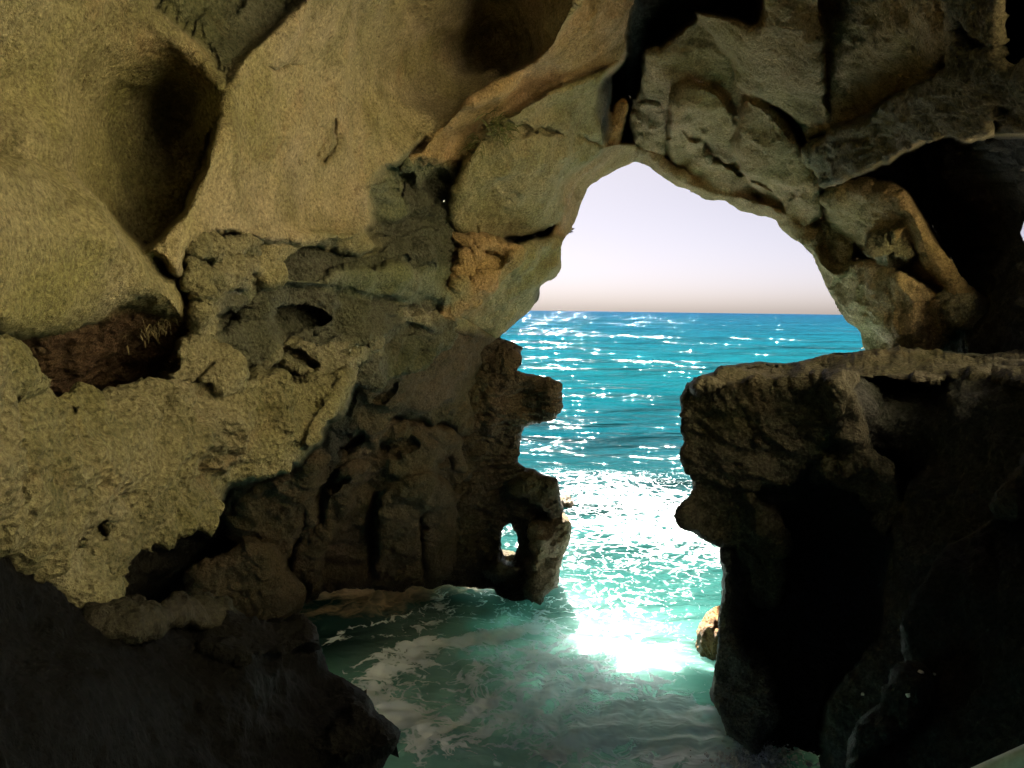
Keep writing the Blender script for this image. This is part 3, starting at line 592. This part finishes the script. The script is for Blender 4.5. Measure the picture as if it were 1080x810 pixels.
# ------------------------------------------------------------------ back of the cave (behind and beside the camera), open to the right
def rear():
    n1, n2 = 360, 220
    az = np.radians(np.linspace(33, 322, n1)); el = np.radians(np.linspace(-89, 89, n2))
    A, E = np.meshgrid(az, el)
    d = np.stack([np.sin(A) * np.cos(E), np.cos(A) * np.cos(E), np.sin(E)], -1).reshape(-1, 3)
    r = 7.0 + 1.6 * fbm(d, .5, 4) + .5 * ridged(d, .25, 3)
    r = np.where(d[:, 2] < -.2, np.minimum(r, 1.65 / np.maximum(-d[:, 2], .05) * (1 + .1 * fbm(d, .3, 3))), r)
    a = np.degrees(A).ravel(); e = np.degrees(E).ravel()
    r = r * np.where(a < 60, .75, 1)
    hole = (a < 108 + 9 * fbm(d, .3, 3, .5, 5.)) & (e > np.where(a > 60, 3, -1) + 3 * fbm(d, .2, 3)) & (e < 60 + 6 * fbm(d, .3, 3, .5, 9.))
    hole |= (a < 47) & (e < 10)
    p = CAM + d * r[:, None]
    p += d * (.12 * fbm(p, .8, 4))[:, None]
    I = np.arange(len(d)).reshape(A.shape)
    f = np.stack([I[:-1, :-1], I[:-1, 1:], I[1:, 1:], I[1:, :-1]], -1).reshape(-1, 4)
    f = f[~hole[f].any(1)]
    return mesh_obj('cave_rear', p, f, ROCK, {'stone': np.tile(np.array((.06, .055, .05)), (len(p), 1)), 'craggy': np.full(len(p), .6)})
tag(rear(), 'rear chamber of the cave around the viewer', 'cave', kind='structure')
# roof that closes the gap over the sheet
def roof():
    xs = np.linspace(-9, 9, 90); ys = np.linspace(-3, 16, 90)
    X, Y = np.meshgrid(xs, ys)
    p = np.stack([X.ravel(), Y.ravel(), np.zeros(X.size)], 1)
    z = 17.5 - .02 * X.ravel() ** 2 + .8 * fbm(p, 3, 3)
    p[:, 2] = z
    I = np.arange(X.size).reshape(X.shape)
    f = np.stack([I[:-1, :-1], I[:-1, 1:], I[1:, 1:], I[1:, :-1]], -1).reshape(-1, 4)
    return mesh_obj('cave_roof', p, f, ROCK, {'stone': np.tile(np.array((.16, .14, .11)), (len(p), 1)), 'craggy': np.full(len(p), .6)})
tag(roof(), 'rock roof over the cave', 'cave', kind='structure')

# slope added beyond the right-hand entrance to bounce sun onto the left wall
def bounce_slope():
    xs = np.linspace(10.8, 90, 120); ys = np.linspace(-70, 19, 120)
    X, Y = np.meshgrid(xs, ys)
    p = np.stack([X.ravel(), Y.ravel(), np.zeros(X.size)], 1)
    z = 3.0 + np.clip(p[:, 0] - 11, 0, 99) * .85 + np.clip(-2 - p[:, 1], 0, 99) * .6 + .9 * fbm(p, 6, 4)
    p[:, 2] = z
    I = np.arange(X.size).reshape(X.shape)
    f = np.stack([I[:-1, :-1], I[:-1, 1:], I[1:, 1:], I[1:, :-1]], -1).reshape(-1, 4)
    return mesh_obj('bounce_slope', p, f, ROCK, {'stone': np.tile(np.array((.58, .49, .34)), (len(p), 1)), 'craggy': np.full(len(p), .5)})
tag(bounce_slope(), 'sandstone slope added outside the land entrance to bounce sunlight into the cave', 'hill', kind='structure')

# unseen rock mass, added to keep sun off the water behind the left wall
def sun_block_rock():
    V, Fc = [], []
    def sheet(o, a, b, n, m):
        k = len(V); s_, t_ = np.meshgrid(np.linspace(0, 1, n), np.linspace(0, 1, m))
        V.extend((np.array(o) + s_[..., None] * np.array(a) + t_[..., None] * np.array(b)).reshape(-1, 3))
        I = np.arange(n * m).reshape(m, n) + k
        Fc.extend(np.stack([I[:-1, :-1], I[:-1, 1:], I[1:, 1:], I[1:, :-1]], -1).reshape(-1, 4))
    x0, x1, y0, y1, z0, z1 = -30., -2.2, 21.2, 36., -1.5, 15.
    sheet((x0, y0, z0), (x1 - x0, 0, 0), (0, 0, z1 - z0), 70, 45); sheet((x1, y0, z0), (0, y1 - y0, 0), (0, 0, z1 - z0), 45, 45)
    sheet((x0, y1, z0), (x1 - x0, 0, 0), (0, 0, z1 - z0), 70, 45); sheet((x0, y0, z1), (x1 - x0, 0, 0), (0, y1 - y0, 0), 70, 45)
    p = np.array(V); d = np.stack([fbm(p, 2.5, 4, .5, 5 * k) for k in range(3)], 1) * .45
    return mesh_obj('sun_block_rock', p + d, np.array(Fc), ROCK, {'stone': np.tile(np.array((.3, .24, .16)), (len(p), 1)), 'craggy': np.full(len(p), .6)})
tag(sun_block_rock(), 'unseen rock mass added behind the left cave wall to block the sun', 'cliff', kind='structure')

# ------------------------------------------------------------------ sea
def seg_dist(p, pts):
    d = np.full(len(p), 1e9)
    for a, b in zip(pts[:-1], pts[1:]):
        e = b - a; t = np.clip(((p - a) @ e) / (e @ e + 1e-9), 0, 1)
        d = np.minimum(d, np.linalg.norm(p - a - t[:, None] * e, axis=1))
    return d
def spot(u, v): return on_sea(u, v)[:2]

def sea():
    az = np.radians(np.concatenate([np.linspace(-75, -26, 90, endpoint=False), np.linspace(-26, 30, 760, endpoint=False), np.linspace(30, 75, 60)]))
    r = [3.0]
    while r[-1] < 9: r.append(r[-1] + .12)
    while r[-1] < 40: r.append(r[-1] + max(.028, r[-1] ** 2 * .00022))
    while r[-1] < 9000: r.append(r[-1] * 1.012)
    r = np.array(r)
    A, Rr = np.meshgrid(az, r)
    x = (np.sin(A) * Rr).ravel(); y = (np.cos(A) * Rr).ravel(); rr = Rr.ravel()
    p = np.stack([x, y, np.zeros_like(x)], 1)
    q = p + 1.2 * np.stack([fbm(p, 5, 2), fbm(p, 5, 2, .5, 9.), 0 * x], 1)
    out = np.clip((y - 22) / 25, 0, 1)
    cell = np.clip(rr * .0035, .02, 1e3)                 # mesh size there: no waves finer than it
    z = np.zeros_like(x)
    for wl, am in ((14., .28), (6., .16), (2.6, .085), (1.1, .05), (.45, .026), (.2, .012)):
        w = np.clip(1.6 - cell * 5 / wl, 0, 1)
        z += am * w * (.75 + .4 * out) * (.55 * perlin(q / wl * np.array([.6, 1.5, 1]) + wl) - .35 * np.abs(perlin(q / wl * np.array([.7, 1.2, 1]) + 3 * wl)) + .1)
    # foam density
    P2 = p[:, :2]
    foam = np.zeros_like(x)
    def blob(u, v, ru, rv, s):
        c = spot(u, v)
        nonlocal foam
        foam = foam + s * np.exp(-(((P2[:, 0] - c[0]) / ru) ** 2 + ((P2[:, 1] - c[1]) / rv) ** 2))
    blob(660, 555, 3.2, 4.5, .40); blob(700, 525, 5.0, 3.0, .12); blob(650, 640, 1.6, 2.2, .34); blob(660, 690, 1.5, 1.2, .24)
    blob(600, 515, 4, 2.5, .25); blob(720, 560, 2.2, 4, .35); blob(700, 770, 2.2, 1.1, .6); blob(760, 790, 1.6, 1.0, .7); blob(560, 690, 2.2, 1.4, .5); blob(540, 740, 2.2, 1.6, .35); blob(520, 640, 2., 1.2, .35)
    blob(600, 760, 2.5, 1.6, .22)
    foam += .36 * np.clip(1 - np.abs(y - 28) / 9, 0, 1) * (np.abs(x - 4) < 20) * (.65 + .5 * fbm(p, 4, 2))
    line = lambda pts, w, s: s * np.exp(-(seg_dist(q[:, :2], np.array([spot(*t) for t in pts])) / w) ** 2)
    foam += line([(470, 812), (425, 770), (412, 735), (425, 705), (450, 685), (500, 668), (560, 660)], .34, .95)
    foam += line([(352, 735), (385, 715), (420, 692), (470, 665)], .10, .6)
    foam += line([(350, 690), (400, 682), (440, 672)], .08, .6)
    foam += line([(440, 665), (480, 640), (500, 610)], .22, .5)
    foam += line([(505, 700), (560, 690), (600, 720), (580, 760)], .16, .35)
    foam += line([(590, 790), (650, 745), (720, 740)], .22, .4)
    foam += line([(330, 700), (372, 676), (430, 650), (470, 632)], .14, .5) + line([(480, 790), (520, 745), (580, 715), (640, 722)], .16, .5)
    foam += line([(505, 815), (540, 770), (610, 745), (690, 752)], .18, .5) + line([(620, 810), (690, 775), (770, 765)], .3, .55)
    foam += line([(455, 700), (490, 720), (500, 750), (480, 790)], .14, .45) + line([(590, 640), (560, 660), (510, 672)], .22, .5) + line([(755, 770), (775, 790), (800, 815)], .45, .8)
    scum = line([(235, 640), (300, 618), (350, 618), (420, 622), (480, 612), (520, 606)], .9, 1.0) + line([(260, 660), (330, 655), (400, 645)], .8, .6)
    z += .10 * np.clip(foam, 0, 1) * (1 - out) * fbm(q, .5, 3) + .25 * np.clip(scum, 0, 1) * np.abs(fbm(q, .9, 3))
    z += .35 * np.exp(-((y - 31) / 1.6) ** 2) * (.5 + fbm(p * np.array([.4, 1, 1]), 4, 2)) * (x > -2)
    p[:, 2] = z - np.where(rr > 60, 0, 0)
    I = np.arange(x.size).reshape(A.shape)
    f = np.stack([I[:-1, :-1], I[1:, :-1], I[1:, 1:], I[:-1, 1:]], -1).reshape(-1, 4)
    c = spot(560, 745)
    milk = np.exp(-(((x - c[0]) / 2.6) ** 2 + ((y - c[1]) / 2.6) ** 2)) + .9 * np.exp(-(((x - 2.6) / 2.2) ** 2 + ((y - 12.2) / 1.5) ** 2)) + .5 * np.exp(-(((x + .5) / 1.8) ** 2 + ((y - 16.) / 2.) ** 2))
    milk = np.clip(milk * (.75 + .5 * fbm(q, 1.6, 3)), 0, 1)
    return p, f, foam, scum, milk

def sea_material():
    m, nt, b = nodes_of('sea_water')
    co = nt.nodes.new('ShaderNodeTexCoord').outputs['Object']
    fa = nt.nodes.new('ShaderNodeAttribute'); fa.attribute_name = 'foam'
    sc = nt.nodes.new('ShaderNodeAttribute'); sc.attribute_name = 'scum'
    sep = nt.nodes.new('ShaderNodeSeparateXYZ'); nt.links.new(co, sep.inputs[0])
    y = sep.outputs[1]
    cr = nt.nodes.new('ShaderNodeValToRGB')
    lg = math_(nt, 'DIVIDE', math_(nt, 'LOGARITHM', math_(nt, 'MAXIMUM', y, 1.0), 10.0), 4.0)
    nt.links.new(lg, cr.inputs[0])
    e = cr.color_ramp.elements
    e[0].position = math.log10(13.2) / 4; e[0].color = (.16, .44, .37, 1)  # pool colour lifted where shaded, cut where the sun patch begins
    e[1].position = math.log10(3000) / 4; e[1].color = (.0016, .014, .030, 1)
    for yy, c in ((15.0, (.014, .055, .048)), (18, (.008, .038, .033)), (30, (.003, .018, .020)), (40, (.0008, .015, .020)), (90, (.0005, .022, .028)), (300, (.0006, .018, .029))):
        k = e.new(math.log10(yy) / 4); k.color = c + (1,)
    pat = ramp_(nt, noise_(nt, co, .12, 4, .6), .3, .7, .75, 1.25)
    g = nt.nodes.new('ShaderNodeCombineColor')
    for i in range(3): nt.links.new(pat, g.inputs[i])
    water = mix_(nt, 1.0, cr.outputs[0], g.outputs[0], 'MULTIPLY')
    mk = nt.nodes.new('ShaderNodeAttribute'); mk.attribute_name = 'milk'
    water = mix_(nt, mk.outputs['Fac'], water, (.50, .80, .72))  # milky aerated water, made paler still to brighten the shaded pool
    # foam lace: warped cells
    mp = nt.nodes.new('ShaderNodeVectorMath'); mp.operation = 'ADD'
    nz = nt.nodes.new('ShaderNodeTexNoise'); nz.inputs['Scale'].default_value = .8; nz.inputs['Detail'].default_value = 4
    nt.links.new(co, nz.inputs['Vector'])
    sv = nt.nodes.new('ShaderNodeVectorMath'); sv.operation = 'SCALE'; sv.inputs['Scale'].default_value = 2.2
    nt.links.new(nz.outputs['Color'], sv.inputs[0]); nt.links.new(co, mp.inputs[0]); nt.links.new(sv.outputs[0], mp.inputs[1])
    def lace(s):
        v = nt.nodes.new('ShaderNodeTexVoronoi'); v.feature = 'DISTANCE_TO_EDGE'; v.inputs['Scale'].default_value = s
        nt.links.new(mp.outputs[0], v.inputs['Vector']); return v.outputs['Distance']
    l1 = ramp_(nt, lace(1.7), 0, .16, 1, 0); l2 = ramp_(nt, lace(5.0), 0, .22, 1, 0)
    n1 = noise_(nt, mp.outputs[0], 1.6, 6, .7); n2 = noise_(nt, mp.outputs[0], 9, 5, .75)
    t = math_(nt, 'ADD', math_(nt, 'MULTIPLY', l1, .40), math_(nt, 'MULTIPLY', l2, .26))
    t = math_(nt, 'ADD', t, math_(nt, 'MULTIPLY', n1, .55)); t = math_(nt, 'ADD', t, math_(nt, 'MULTIPLY', n2, .45))
    t = math_(nt, 'ADD', t, math_(nt, 'MULTIPLY', fa.outputs['Fac'], .75))
    foam = ramp_(nt, t, 1.21, 1.41)
    foam = math_(nt, 'MULTIPLY', foam, ramp_(nt, fa.outputs['Fac'], .03, .25))
    c = mix_(nt, foam, water, (.80, .90, .94))
    scf = ramp_(nt, math_(nt, 'ADD', math_(nt, 'ADD', math_(nt, 'MULTIPLY', n1, .7), math_(nt, 'MULTIPLY', l1, .2)), math_(nt, 'MULTIPLY', sc.outputs['Fac'], .6)), .6, 1.05)
    scf = math_(nt, 'MULTIPLY', scf, ramp_(nt, sc.outputs['Fac'], .05, .5))
    c = mix_(nt, scf, c, (.42, .33, .22))
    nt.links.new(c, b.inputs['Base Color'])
    b.inputs['Roughness'].default_value = .8
    b.inputs['Specular IOR Level'].default_value = 0
    b.subsurface_method = 'BURLEY'               # light that enters the water comes out again some way off
    nt.links.new(ramp_(nt, foam, 0, 1, .75, .25), b.inputs['Subsurface Weight'])
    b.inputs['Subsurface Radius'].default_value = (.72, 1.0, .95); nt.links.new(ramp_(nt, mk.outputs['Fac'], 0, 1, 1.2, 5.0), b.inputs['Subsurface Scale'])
    gl = nt.nodes.new('ShaderNodeBsdfGlossy'); gl.inputs['Roughness'].default_value = .06
    fr = nt.nodes.new('ShaderNodeFresnel'); fr.inputs['IOR'].default_value = 1.25
    fac = math_(nt, 'MINIMUM', fr.outputs[0], .05)
    fac = math_(nt, 'MULTIPLY', fac, ramp_(nt, math_(nt, 'MAXIMUM', foam, scf), 0, 1, 1, .15))
    mx = nt.nodes.new('ShaderNodeMixShader'); nt.links.new(fac, mx.inputs[0])
    nt.links.new(b.outputs[0], mx.inputs[1]); nt.links.new(gl.outputs[0], mx.inputs[2])
    nt.links.new(mx.outputs[0], nt.nodes['Material Output'].inputs[0])
    # ripples
    def rip(s, d, st):
        mpn = nt.nodes.new('ShaderNodeMapping'); mpn.inputs['Scale'].default_value = (.7, 1.3, 1)
        nt.links.new(co, mpn.inputs[0]); return math_(nt, 'MULTIPLY', noise_(nt, mpn.outputs[0], s, d, .6, .4), st)
    def band(sc_, amp_, y0, y1):                 # each wave length fades out where it becomes too small to see
        return math_(nt, 'MULTIPLY', rip(sc_, 1.5, amp_), ramp_(nt, y, y0, y1, 1, 0))
    h = math_(nt, 'ADD', math_(nt, 'ADD', band(3.2, .14, 22, 55), band(1.0, .42, 50, 140)), math_(nt, 'ADD', band(.28, 1.6, 170, 430), math_(nt, 'ADD', band(.07, 6.6, 700, 2000), band(.02, 24., 3500, 9000))))
    h = math_(nt, 'ADD', h, math_(nt, 'MULTIPLY', foam, .05))
    bu = nt.nodes.new('ShaderNodeBump'); bu.inputs['Strength'].default_value = 1; bu.inputs['Distance'].default_value = 1
    nt.links.new(h, bu.inputs['Height']); nt.links.new(bu.outputs[0], b.inputs['Normal']); nt.links.new(bu.outputs[0], gl.inputs['Normal']); nt.links.new(bu.outputs[0], fr.inputs['Normal'])
    return m
SEA = sea_material()
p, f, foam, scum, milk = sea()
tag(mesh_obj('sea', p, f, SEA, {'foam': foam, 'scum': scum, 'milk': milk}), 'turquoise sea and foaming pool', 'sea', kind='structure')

# ------------------------------------------------------------------ camera, light, world
cam = bpy.data.cameras.new('camera'); co_ = bpy.data.objects.new('camera', cam); COL.objects.link(co_)
import mathutils
M = mathutils.Matrix(((RT[0], UP[0], -FW[0], CAM[0]), (RT[1], UP[1], -FW[1], CAM[1]), (RT[2], UP[2], -FW[2], CAM[2]), (0, 0, 0, 1)))
co_.matrix_world = M
cam.sensor_fit = 'HORIZONTAL'; cam.sensor_width = 36; cam.lens = 36 * F0 / 1080
cam.clip_start = .05; cam.clip_end = 20000
scene.camera = co_

SUN_AZ, SUN_EL = R(-5), R(55)              # azimuth from +Y (into the picture), positive to the right
L = bpy.data.lights.new('sun', 'SUN'); L.energy = 5.0; L.angle = R(.5); L.color = (1, .95, .86)
so = bpy.data.objects.new('sun', L); COL.objects.link(so)
sd = mathutils.Vector((math.sin(SUN_AZ) * math.cos(SUN_EL), math.cos(SUN_AZ) * math.cos(SUN_EL), math.sin(SUN_EL)))
so.rotation_euler = sd.to_track_quat('Z', 'Y').to_euler()

w = bpy.data.worlds.new('World'); scene.world = w; w.use_nodes = True
nt = w.node_tree; bg = nt.nodes['Background']
sky = nt.nodes.new('ShaderNodeTexSky'); sky.sky_type = 'NISHITA'; sky.sun_disc = False
sky.sun_elevation = SUN_EL; sky.sun_rotation = SUN_AZ
sky.air_density = .15; sky.dust_density = 2.5; sky.ozone_density = 1.0; sky.altitude = 0
air = nt.nodes.new('ShaderNodeMix'); air.data_type = 'RGBA'; air.blend_type = 'MULTIPLY'; air.inputs[0].default_value = 1
air.inputs[7].default_value = (.285, .278, .268, 1)
nt.links.new(sky.outputs[0], air.inputs[6]); nt.links.new(air.outputs[2], bg.inputs[0]); bg.inputs[1].default_value = .05

scene.view_settings.view_transform = 'Standard'; scene.view_settings.look = 'None'
scene.view_settings.exposure = 3.9; scene.view_settings.gamma = 1
cy = scene.cycles
cy.use_denoising = True; cy.max_bounces = 8; cy.diffuse_bounces = 5; cy.caustics_reflective = False; cy.caustics_refractive = False
cy.sample_clamp_indirect = 6

# ------------------------------------------------------------------ small things
def plain(name, col, rough=.7, spec=.3):
    m, nt, b = nodes_of(name)
    co = nt.nodes.new('ShaderNodeTexCoord').outputs['Object']
    v = ramp_(nt, noise_(nt, co, 30, 4, .6), .3, .7, .7, 1.2)
    g = nt.nodes.new('ShaderNodeCombineColor')
    for i in range(3): nt.links.new(v, g.inputs[i])
    nt.links.new(mix_(nt, 1.0, col, g.outputs[0], 'MULTIPLY'), b.inputs['Base Color'])
    b.inputs['Roughness'].default_value = rough; b.inputs['Specular IOR Level'].default_value = spec
    return m
bpy.context.view_layer.update()
dg = bpy.context.evaluated_depsgraph_get()
def hit(u, v):
    d = (u - 540) / F0 * RT + (405 - v) / F0 * UP + FW; d = d / np.linalg.norm(d)
    ok, loc, nor, *_ = scene.ray_cast(dg, mathutils.Vector(CAM), mathutils.Vector(d))
    loc = np.array(loc); nor = np.array(nor)
    if nor @ d > 0: nor = -nor
    return loc, nor

def tuft(u, v, label, n, length, droop, mats, spread, seed):
    """a plant: many thin curved leaf blades (leaves) on short stems"""
    rs = np.random.RandomState(seed)
    loc, nor = hit(u, v)
    root = bpy.data.objects.new('plant', None); COL.objects.link(root); root.location = loc
    tag(root, label, 'plant')
    def blades(cnt, L, wd):
        V, Fc = [], []
        for _ in range(cnt):
            b = rs.normal(size=3) * spread; b -= nor * (b @ nor)
            d = nor * rs.uniform(.4, 1) + rs.normal(size=3) * .55; d /= np.linalg.norm(d)
            side = np.cross(d, rs.normal(size=3)); side /= np.linalg.norm(side)
            l = L * rs.uniform(.5, 1.2); p = b.copy(); k0 = len(V)
            for k in range(5):
                t = k / 4; w_ = wd * (1 - t) ** .7 * (.5 + t if t < .5 else 1)
                V.append(p - side * w_); V.append(p + side * w_)
                p = p + d * l / 4; d = d + np.array([0, 0, -droop * .35]); d /= np.linalg.norm(d)
            for k in range(4): Fc.append((k0 + 2 * k, k0 + 2 * k + 1, k0 + 2 * k + 3, k0 + 2 * k + 2))
        return np.array(V), np.array(Fc)
    V, Fc = blades(n, length, .012); o = mesh_obj('leaves', V, Fc, mats[0], parent=root)
    V, Fc = blades(n // 2, length * .9, .010); o = mesh_obj('dry_leaves', V, Fc, mats[1], parent=root)
    o['label'] = 'pale dry leaf blades'
    return root
LEAF = plain('green_leaf', (.13, .15, .045)); DRY = plain('dry_leaf', (.34, .28, .15))
tuft(526, 138, 'tuft of green and straw coloured plants hanging left of the arch top', 120, .42, 1.3, (LEAF, DRY), .14, 3)
tuft(503, 152, 'thin trailing plant just below the hanging tuft, on the rim of the round boss', 60, .30, 1.2, (LEAF, DRY), .11, 4)
tuft(172, 396, 'small spiky plant on the craggy left wall beside the dark recess', 40, .11, .9, (LEAF, DRY), .10, 5)
tuft(170, 344, 'dry brown plant clinging inside the dark recess of the left wall', 110, .09, .9, (DRY, DRY), .12, 6)

# white scraps on the dark rock, lower right
SCRAP = plain('white_scrap', (.78, .77, .74))
def scrap(u, v, s, seed, label):
    rs = np.random.RandomState(seed); loc, nor = hit(u, v)
    th = np.linspace(0, 2 * np.pi, 9, endpoint=False); r = s * rs.uniform(.5, 1.1, 9)
    a = np.cross(nor, [0, 0, 1.0]); a /= np.linalg.norm(a); b = np.cross(nor, a)
    ring = [a * q * math.cos(t) + b * q * math.sin(t) for t, q in zip(th, r)]
    top = [x * .8 + nor * (.35 * s + rs.uniform(0, .3) * s) for x in ring]
    V = np.array(ring + top + [nor * s * .6, -nor * s * .2]); n = 9
    F3 = []
    for i in range(n):
        j = (i + 1) % n
        F3 += [(i, j, n + j), (i, n + j, n + i), (n + i, n + j, 2 * n), (j, i, 2 * n + 1)]
    o = mesh_obj('white_scrap', V, np.array(F3), SCRAP); o.location = loc + nor * s * .2
    tag(o, label, 'scrap', 'white scraps on the lower right rocks')
scrap(910, 732, .028, 1, 'white scrap lowest and leftmost on the lower right rock, near its pale edge')
scrap(971, 710, .028, 2, 'white scrap highest on the lower right rock, the brightest of the group')
scrap(986, 711, .016, 3, 'tiny dim white scrap just right of the brightest one on the rock')
scrap(958, 733, .020, 4, 'small white scrap in the middle of the group, below the brightest one')

# handrail that cuts the lower right corner
RAIL = plain('pale_wood_rail', (.46, .33, .25), .5)
def tube(pts, r, n=20):
    pts = np.array(pts, float); V = []
    for i, p in enumerate(pts):
        t = pts[min(i + 1, len(pts) - 1)] - pts[max(i - 1, 0)]; t /= np.linalg.norm(t)
        a = np.cross(t, [0, 0, 1.0]) if abs(t[2]) < .9 else np.cross(t, [1.0, 0, 0]); a /= np.linalg.norm(a); b = np.cross(t, a)
        for k in range(n):
            q = 2 * math.pi * k / n; V.append(p + r * (a * math.cos(q) + b * math.sin(q)))
    V.append(pts[0]); V.append(pts[-1]); Fq = []
    for i in range(len(pts) - 1):
        for k in range(n):
            Fq.append((i * n + k, i * n + (k + 1) % n, (i + 1) * n + (k + 1) % n, (i + 1) * n + k))
    for k in range(n):
        m = len(V)
        Fq.append((m - 2, (k + 1) % n, k, k)); Fq.append((m - 1, m - 2 - n + k, m - 2 - n + (k + 1) % n, m - 2 - n + (k + 1) % n))
    return np.array(V), np.array([f for f in Fq if len(set(f)) == 4])
A0 = to_world(1030, 827, 1.6); B0 = to_world(1100, 797, 1.5)
dr = (B0 - A0) / np.linalg.norm(B0 - A0)
root = bpy.data.objects.new('handrail', None); COL.objects.link(root); root.location = A0 + dr * .9 - np.array([0, 0, 1.0])
tag(root, 'pale round handrail just showing at the lower right corner', 'handrail')
def local(V): return V - np.array(root.location)
V, Fq = tube([A0 - dr * .15 + (B0 - A0) * 0 + dr * t * 1.6 for t in np.linspace(0, 1, 6)], .03); mesh_obj('rail', local(V), Fq, RAIL, parent=root)
for t in (.35, 1.25):
    q = A0 + dr * t
    V, Fq = tube([q - np.array([0, 0, .028]), q - np.array([0, 0, .5]), q - np.array([0, 0, 1.1])], .022); mesh_obj('post', local(V), Fq, RAIL, parent=root)

# waves breaking against the back wall and the ledge: lumps of thrown-up foam
def splash(u, v, w_, h_, n, seed, mat, label, base_h=0.0):
    rs = np.random.RandomState(seed); c = on_sea(u, v); V, Fc = [], []
    ico_v = np.array([(0, 0, 1), (.894, 0, .447), (.276, .851, .447), (-.724, .526, .447), (-.724, -.526, .447), (.276, -.851, .447), (.724, .526, -.447), (-.276, .851, -.447), (-.894, 0, -.447), (-.276, -.851, -.447), (.724, -.526, -.447), (0, 0, -1)])
    ico_f = [(0, 1, 2), (0, 2, 3), (0, 3, 4), (0, 4, 5), (0, 5, 1), (1, 6, 2), (2, 7, 3), (3, 8, 4), (4, 9, 5), (5, 10, 1), (6, 7, 2), (7, 8, 3), (8, 9, 4), (9, 10, 5), (10, 6, 1), (11, 7, 6), (11, 8, 7), (11, 9, 8), (11, 10, 9), (11, 6, 10)]
    for _ in range(n):
        t = rs.uniform(0, 1) ** 1.8; x = rs.normal() * w_ * (1 - .75 * t); y = rs.normal() * w_ * .5 * (1 - .6 * t)
        r = rs.uniform(.004, .016) * (1.25 - t) * (2.5 if rs.rand() < .15 else 1); k = len(V)
        V += list(ico_v * r * rs.uniform(.6, 1.4, 3) + np.array([x, y, t * h_ + .03])); Fc += [(a + k, b + k, d + k) for a, b, d in ico_f]
    o = mesh_obj('sea_spray', np.array(V), np.array(Fc), mat); o.location = c
    return tag(o, label, 'spray', kind='stuff')
SPRAY = plain('spray_foam', (.74, .66, .55), .8); SPRAYW = plain('white_spray', (.8, .82, .83), .8)
splash(352, 612, .14, .5, 1600, 1, SPRAY, 'beige spray thrown up against the back wall')
splash(272, 622, .22, .28, 1300, 2, SPRAY, 'low beige spray at the foot of the back wall, beside the black rock shelf')
splash(800, 806, .35, .35, 2200, 3, SPRAYW, 'white spray at the foot of the dark ledge block')
